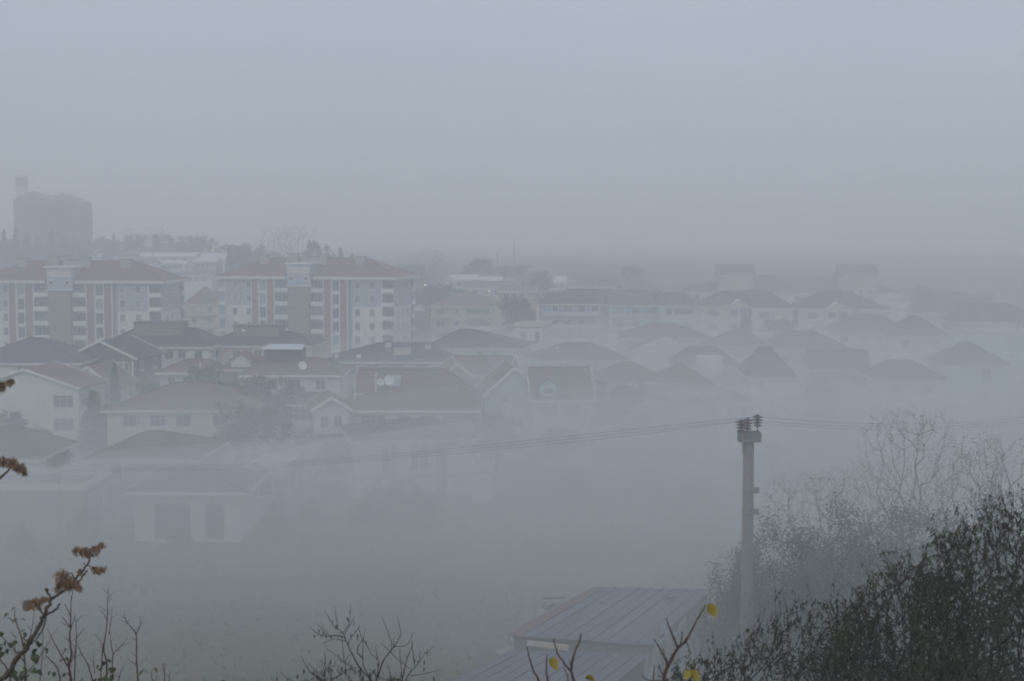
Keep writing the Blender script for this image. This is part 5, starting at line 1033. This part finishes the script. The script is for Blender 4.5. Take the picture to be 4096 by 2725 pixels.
sapling('short bare twigs at the bottom edge, between the Y-shaped sapling and the half-bare bush', 10.8, [([A_(q) for q in ((1545,1800),(1530,1560),(1525,1470),(1505,1400))], .005, .002), ([A_(q) for q in ((1527,1480),(1545,1400))], .003, .0015), ([A_(q) for q in ((1575,1800),(1570,1560),(1585,1470))], .004, .0015), ([A_(q) for q in ((1440,1568),(1465,1510))], .003, .001)], [(*A_((2060,1560)), 1.2)], (665, 2950), 25, twigs=2)
# ---- reddish twigs with yellow leaves
SB = lambda q: (1700+q[0]/1.964, 2200+q[1]/1.964)
YL = [leaf_mesh('leaf', .066, .050, M_YLEAF, .5, .3, 6, .2), leaf_mesh('leaf', .060, .046, M_YLEAF, .3, .6, 6, .35)]
def yellow(label, stems, leaves, O_px, seed, Y=7.2):
    O = at(*O_px, Y); t = thing('leafy_twig', label, 'twig', O); f = stemset(t, Y, [([SB(q) for q in pts], a*1.25, b*1.25) for pts, a, b in stems], M_BARK2, O, 6, .02, seed); r = random.Random(seed)
    m = MB()
    for q in f:
        for k in range(2, len(q)-1, 2): s = r.choice((-1, 1)); m.tube([q[k], q[k]+Vector((s*.007, 0, .006))], [.0022, .001], 4)
    m.build('buds', M_BARK2, t)
    for (x, y, ang, tilt, s) in leaves:
        p = at(*SB((x, y)), Y)-O; o = link('leaf', r.choice(YL), t, p); o.rotation_euler = (Matrix.Rotation(math.radians(ang), 3, 'Y') @ Matrix.Rotation(math.radians(tilt), 3, 'X')).to_euler(); o.scale = (s, s, s)
yellow('reddish twig forking low, single greenish-yellow leaf near the bottom edge', [([(1185,1300),(1165,1031),(1150,950),(1165,840),(1195,760),(1230,655)], .0065, .0022), ([(1150,960),(1100,900),(1050,830),(1010,700)], .005, .0025), ([(1130,1200),(1120,1000),(1085,925)], .003, .0015), ([(1150,930),(1140,860)], .003, .0015)], [(1262,995,10,-60,.95), (1275,1025,60,-70,.9)], (1160, 1500), 31) if False else None
def SBo(x, y): return SB((x, y))
yellow('reddish twig forking low, single greenish-yellow leaf near the bottom edge', [([(1185,1300),(1165,1031),(1150,950),(1165,840),(1195,760),(1230,655)], .0065, .0022), ([(1150,960),(1100,900),(1050,830),(1010,700)], .005, .0025), ([(1130,1200),(1120,1000),(1085,925)], .003, .0015), ([(1150,930),(1140,860)], .003, .0015)], [(1258,1000,12,-62,.95)], SBo(1170, 1500), 31)
yellow('slender reddish twig arching toward the paired twig with the golden leaf', [([(900,1300),(890,1031),(855,960),(825,860),(803,760)], .0055, .002)], [], SBo(900, 1500), 32)
yellow('slender upright twig holding one golden yellow leaf', [([(975,1300),(965,1031),(952,960),(953,880),(958,822)], .0045, .002)], [(985,845,58,-75,1.15)], SBo(980, 1500), 33)
yellow('branching reddish twig with a yellow leaf at its highest tip, before the shed roof', [([(1850,1300),(1872,1031),(1905,920),(1950,830),(1990,765),(2050,715),(2100,620),(2150,530),(2203,437)], .0085, .002), ([(1985,772),(1955,690),(1920,610),(1893,540)], .005, .002), ([(1912,890),(1870,820),(1830,750),(1798,700)], .0045, .002), ([(1900,930),(1880,840),(1868,770)], .003, .0015), ([(2000,765),(2060,690),(2115,585)], .004, .002), ([(2005,750),(2018,690),(2022,640)], .003, .0015), ([(1880,1000),(1840,930),(1838,900)], .003, .0015), ([(1800,1100),(1795,1000),(1800,905)], .003, .0015), ([(1870,1031),(1740,1020),(1705,975)], .003, .0015)],
  [(2222,425,52,-70,1.25), (2070,935,100,-60,.9), (2085,945,50,-72,1.15)], SBo(1850, 1500), 34)
# ---- grass tufts on the slope
r = random.Random(77); m = MB()
for _ in range(9000):
    y = 26+110*r.random()**1.2; x = r.uniform(-.42, .42)*y; z = terr(x, y); h = r.uniform(.08, .22)
    for _b in range(3):
        a = r.uniform(0, 6.28); wv = .02+.0006*y; dx, dy = math.cos(a), math.sin(a); k = len(m.v); l = r.uniform(.1, .5)*h
        bx, by = x+r.uniform(-.15,.15), y+r.uniform(-.15,.15); m.v += [(bx-dy*wv, by+dx*wv, z-.03), (bx+dy*wv, by-dx*wv, z-.03), (bx+dx*l, by+dy*l, z+h)]; m.f.append((k, k+1, k+2))
tag(m.build('grass', mat('dry_grass_blades', (.08, .068, .033), .9, (.055, .05, .025), .5)), 'dull brownish-green rough grass over the slope below the houses', 'grass', kind='stuff')

# ------------------------------------------------------------------ the fog: even air, and a low bank of ground fog lying in the hollow
def fogmat(name, dens, c=(.985, .99, 1.0), an=.25):
    m = bpy.data.materials.new(name); m.use_nodes = True; n = m.node_tree; n.nodes.clear(); o = n.nodes.new("ShaderNodeOutputMaterial"); v = n.nodes.new("ShaderNodeVolumePrincipled")
    v.inputs["Color"].default_value = (*c, 1); v.inputs["Density"].default_value = dens; v.inputs["Anisotropy"].default_value = an; n.links.new(v.outputs[0], o.inputs["Volume"]); return m
m = MB(); m.box(-1600, 1600, -100, 2100, -1.5, 52); tag(m.build('haze', fogmat('haze_air', HAZE)), 'even grey-blue fog filling the air over the whole valley', 'haze', kind='stuff')
def fog_top(x, y, drop):
    an = math.degrees(math.atan2(x, max(y, 0)+40)); a = float(np.interp(an, [-25, -16, -8, 0, 9, 16, 24], BANK_SLOPE))
    dip = (8.0 if an < 0 else 8.0-3*min(1, an/9))*math.exp(-((y-20)/(27.0 if an < 5 else 33.0))**2)
    z = 24.4-dip-a*max(0, y)-drop*min(1, max(0, (y+10)/25))+min(1, max(0, y-10)/60)*1.1*(math.sin(x*.07+y*.045)+math.sin(y*.06-x*.033+2))
    e = min(1, max(0, (360-y)/70))*min(1, max(0, (230-abs(x))/50)); return max(-1.15, -1.15+(z+1.15)*e)
for drop, dn in BANK:
    X = np.linspace(-230, 230, 60); Yv = np.linspace(-60, 360, 60); m = MB(); n = len(X)
    for y in Yv:
        for x in X: m.v.append((x, y, max(-1.1, fog_top(x, y, drop))))
    for j in range(n-1):
        for i in range(n-1): k = j*n+i; m.f.append((k, k+1, k+n+1, k+n))
    b = len(m.v); m.v += [(x, y, -1.3) for x, y, z in m.v]; m.f += [tuple(b+q for q in reversed(f)) for f in list(m.f)]
    for i in range(n-1):
        for p, q in ((i, i+1), ((n-1)*n+i+1, (n-1)*n+i), ((i+1)*n, i*n), (i*n+n-1, (i+1)*n+n-1)): m.f.append((p, b+p, b+q, q))
    tag(m.build('fog_bank', fogmat('fog_bank_air', dn, (.82, .832, .83)), None, False), {0: 'thin upper skin of the ground fog over the slope', 2: 'second layer of the ground fog below its thin skin', 4: 'third layer of the ground fog over the nearer houses', 7: 'densest ground fog lying low over field and nearer houses'}[drop], 'fog', 'ground fog', 'stuff')
m = MB(); m.lathe([(math.sin(PI*i/18)+1e-4, -math.cos(PI*i/18)) for i in range(19)], 44, cap=False)
m.v = [(x*120, y*170, max(z, -.16)*38) for x, y, z in m.v]; tag(m.build('fog_bank', fogmat('fog_mass_air', .0015, (.92, .93, .935)), None, False, (128, 225, 5)), 'wide mass of fog standing over the houses toward the foggy end of town', 'fog', 'fog drift', 'stuff')
# a thicker drift hanging on the slope between the camera and the pole, reaching eye height
for s_, dn in PATCH:
    m = MB(); m.lathe([(math.sin(PI*i/18)+1e-4, -math.cos(PI*i/18)) for i in range(19)], 44, cap=False)
    m.v = [(x*25*s_, y*21*s_, z*12.5*s_) for x, y, z in m.v]; o = m.build('fog_bank', fogmat('fog_drift_air', dn, (.82, .832, .83)), None, False, (22, 38, 14.5)); tag(o, 'thick fog drifting up the slope around the pole' if s_ == 1 else 'denser heart of the fog drift around the pole', 'fog', 'fog drift', 'stuff')
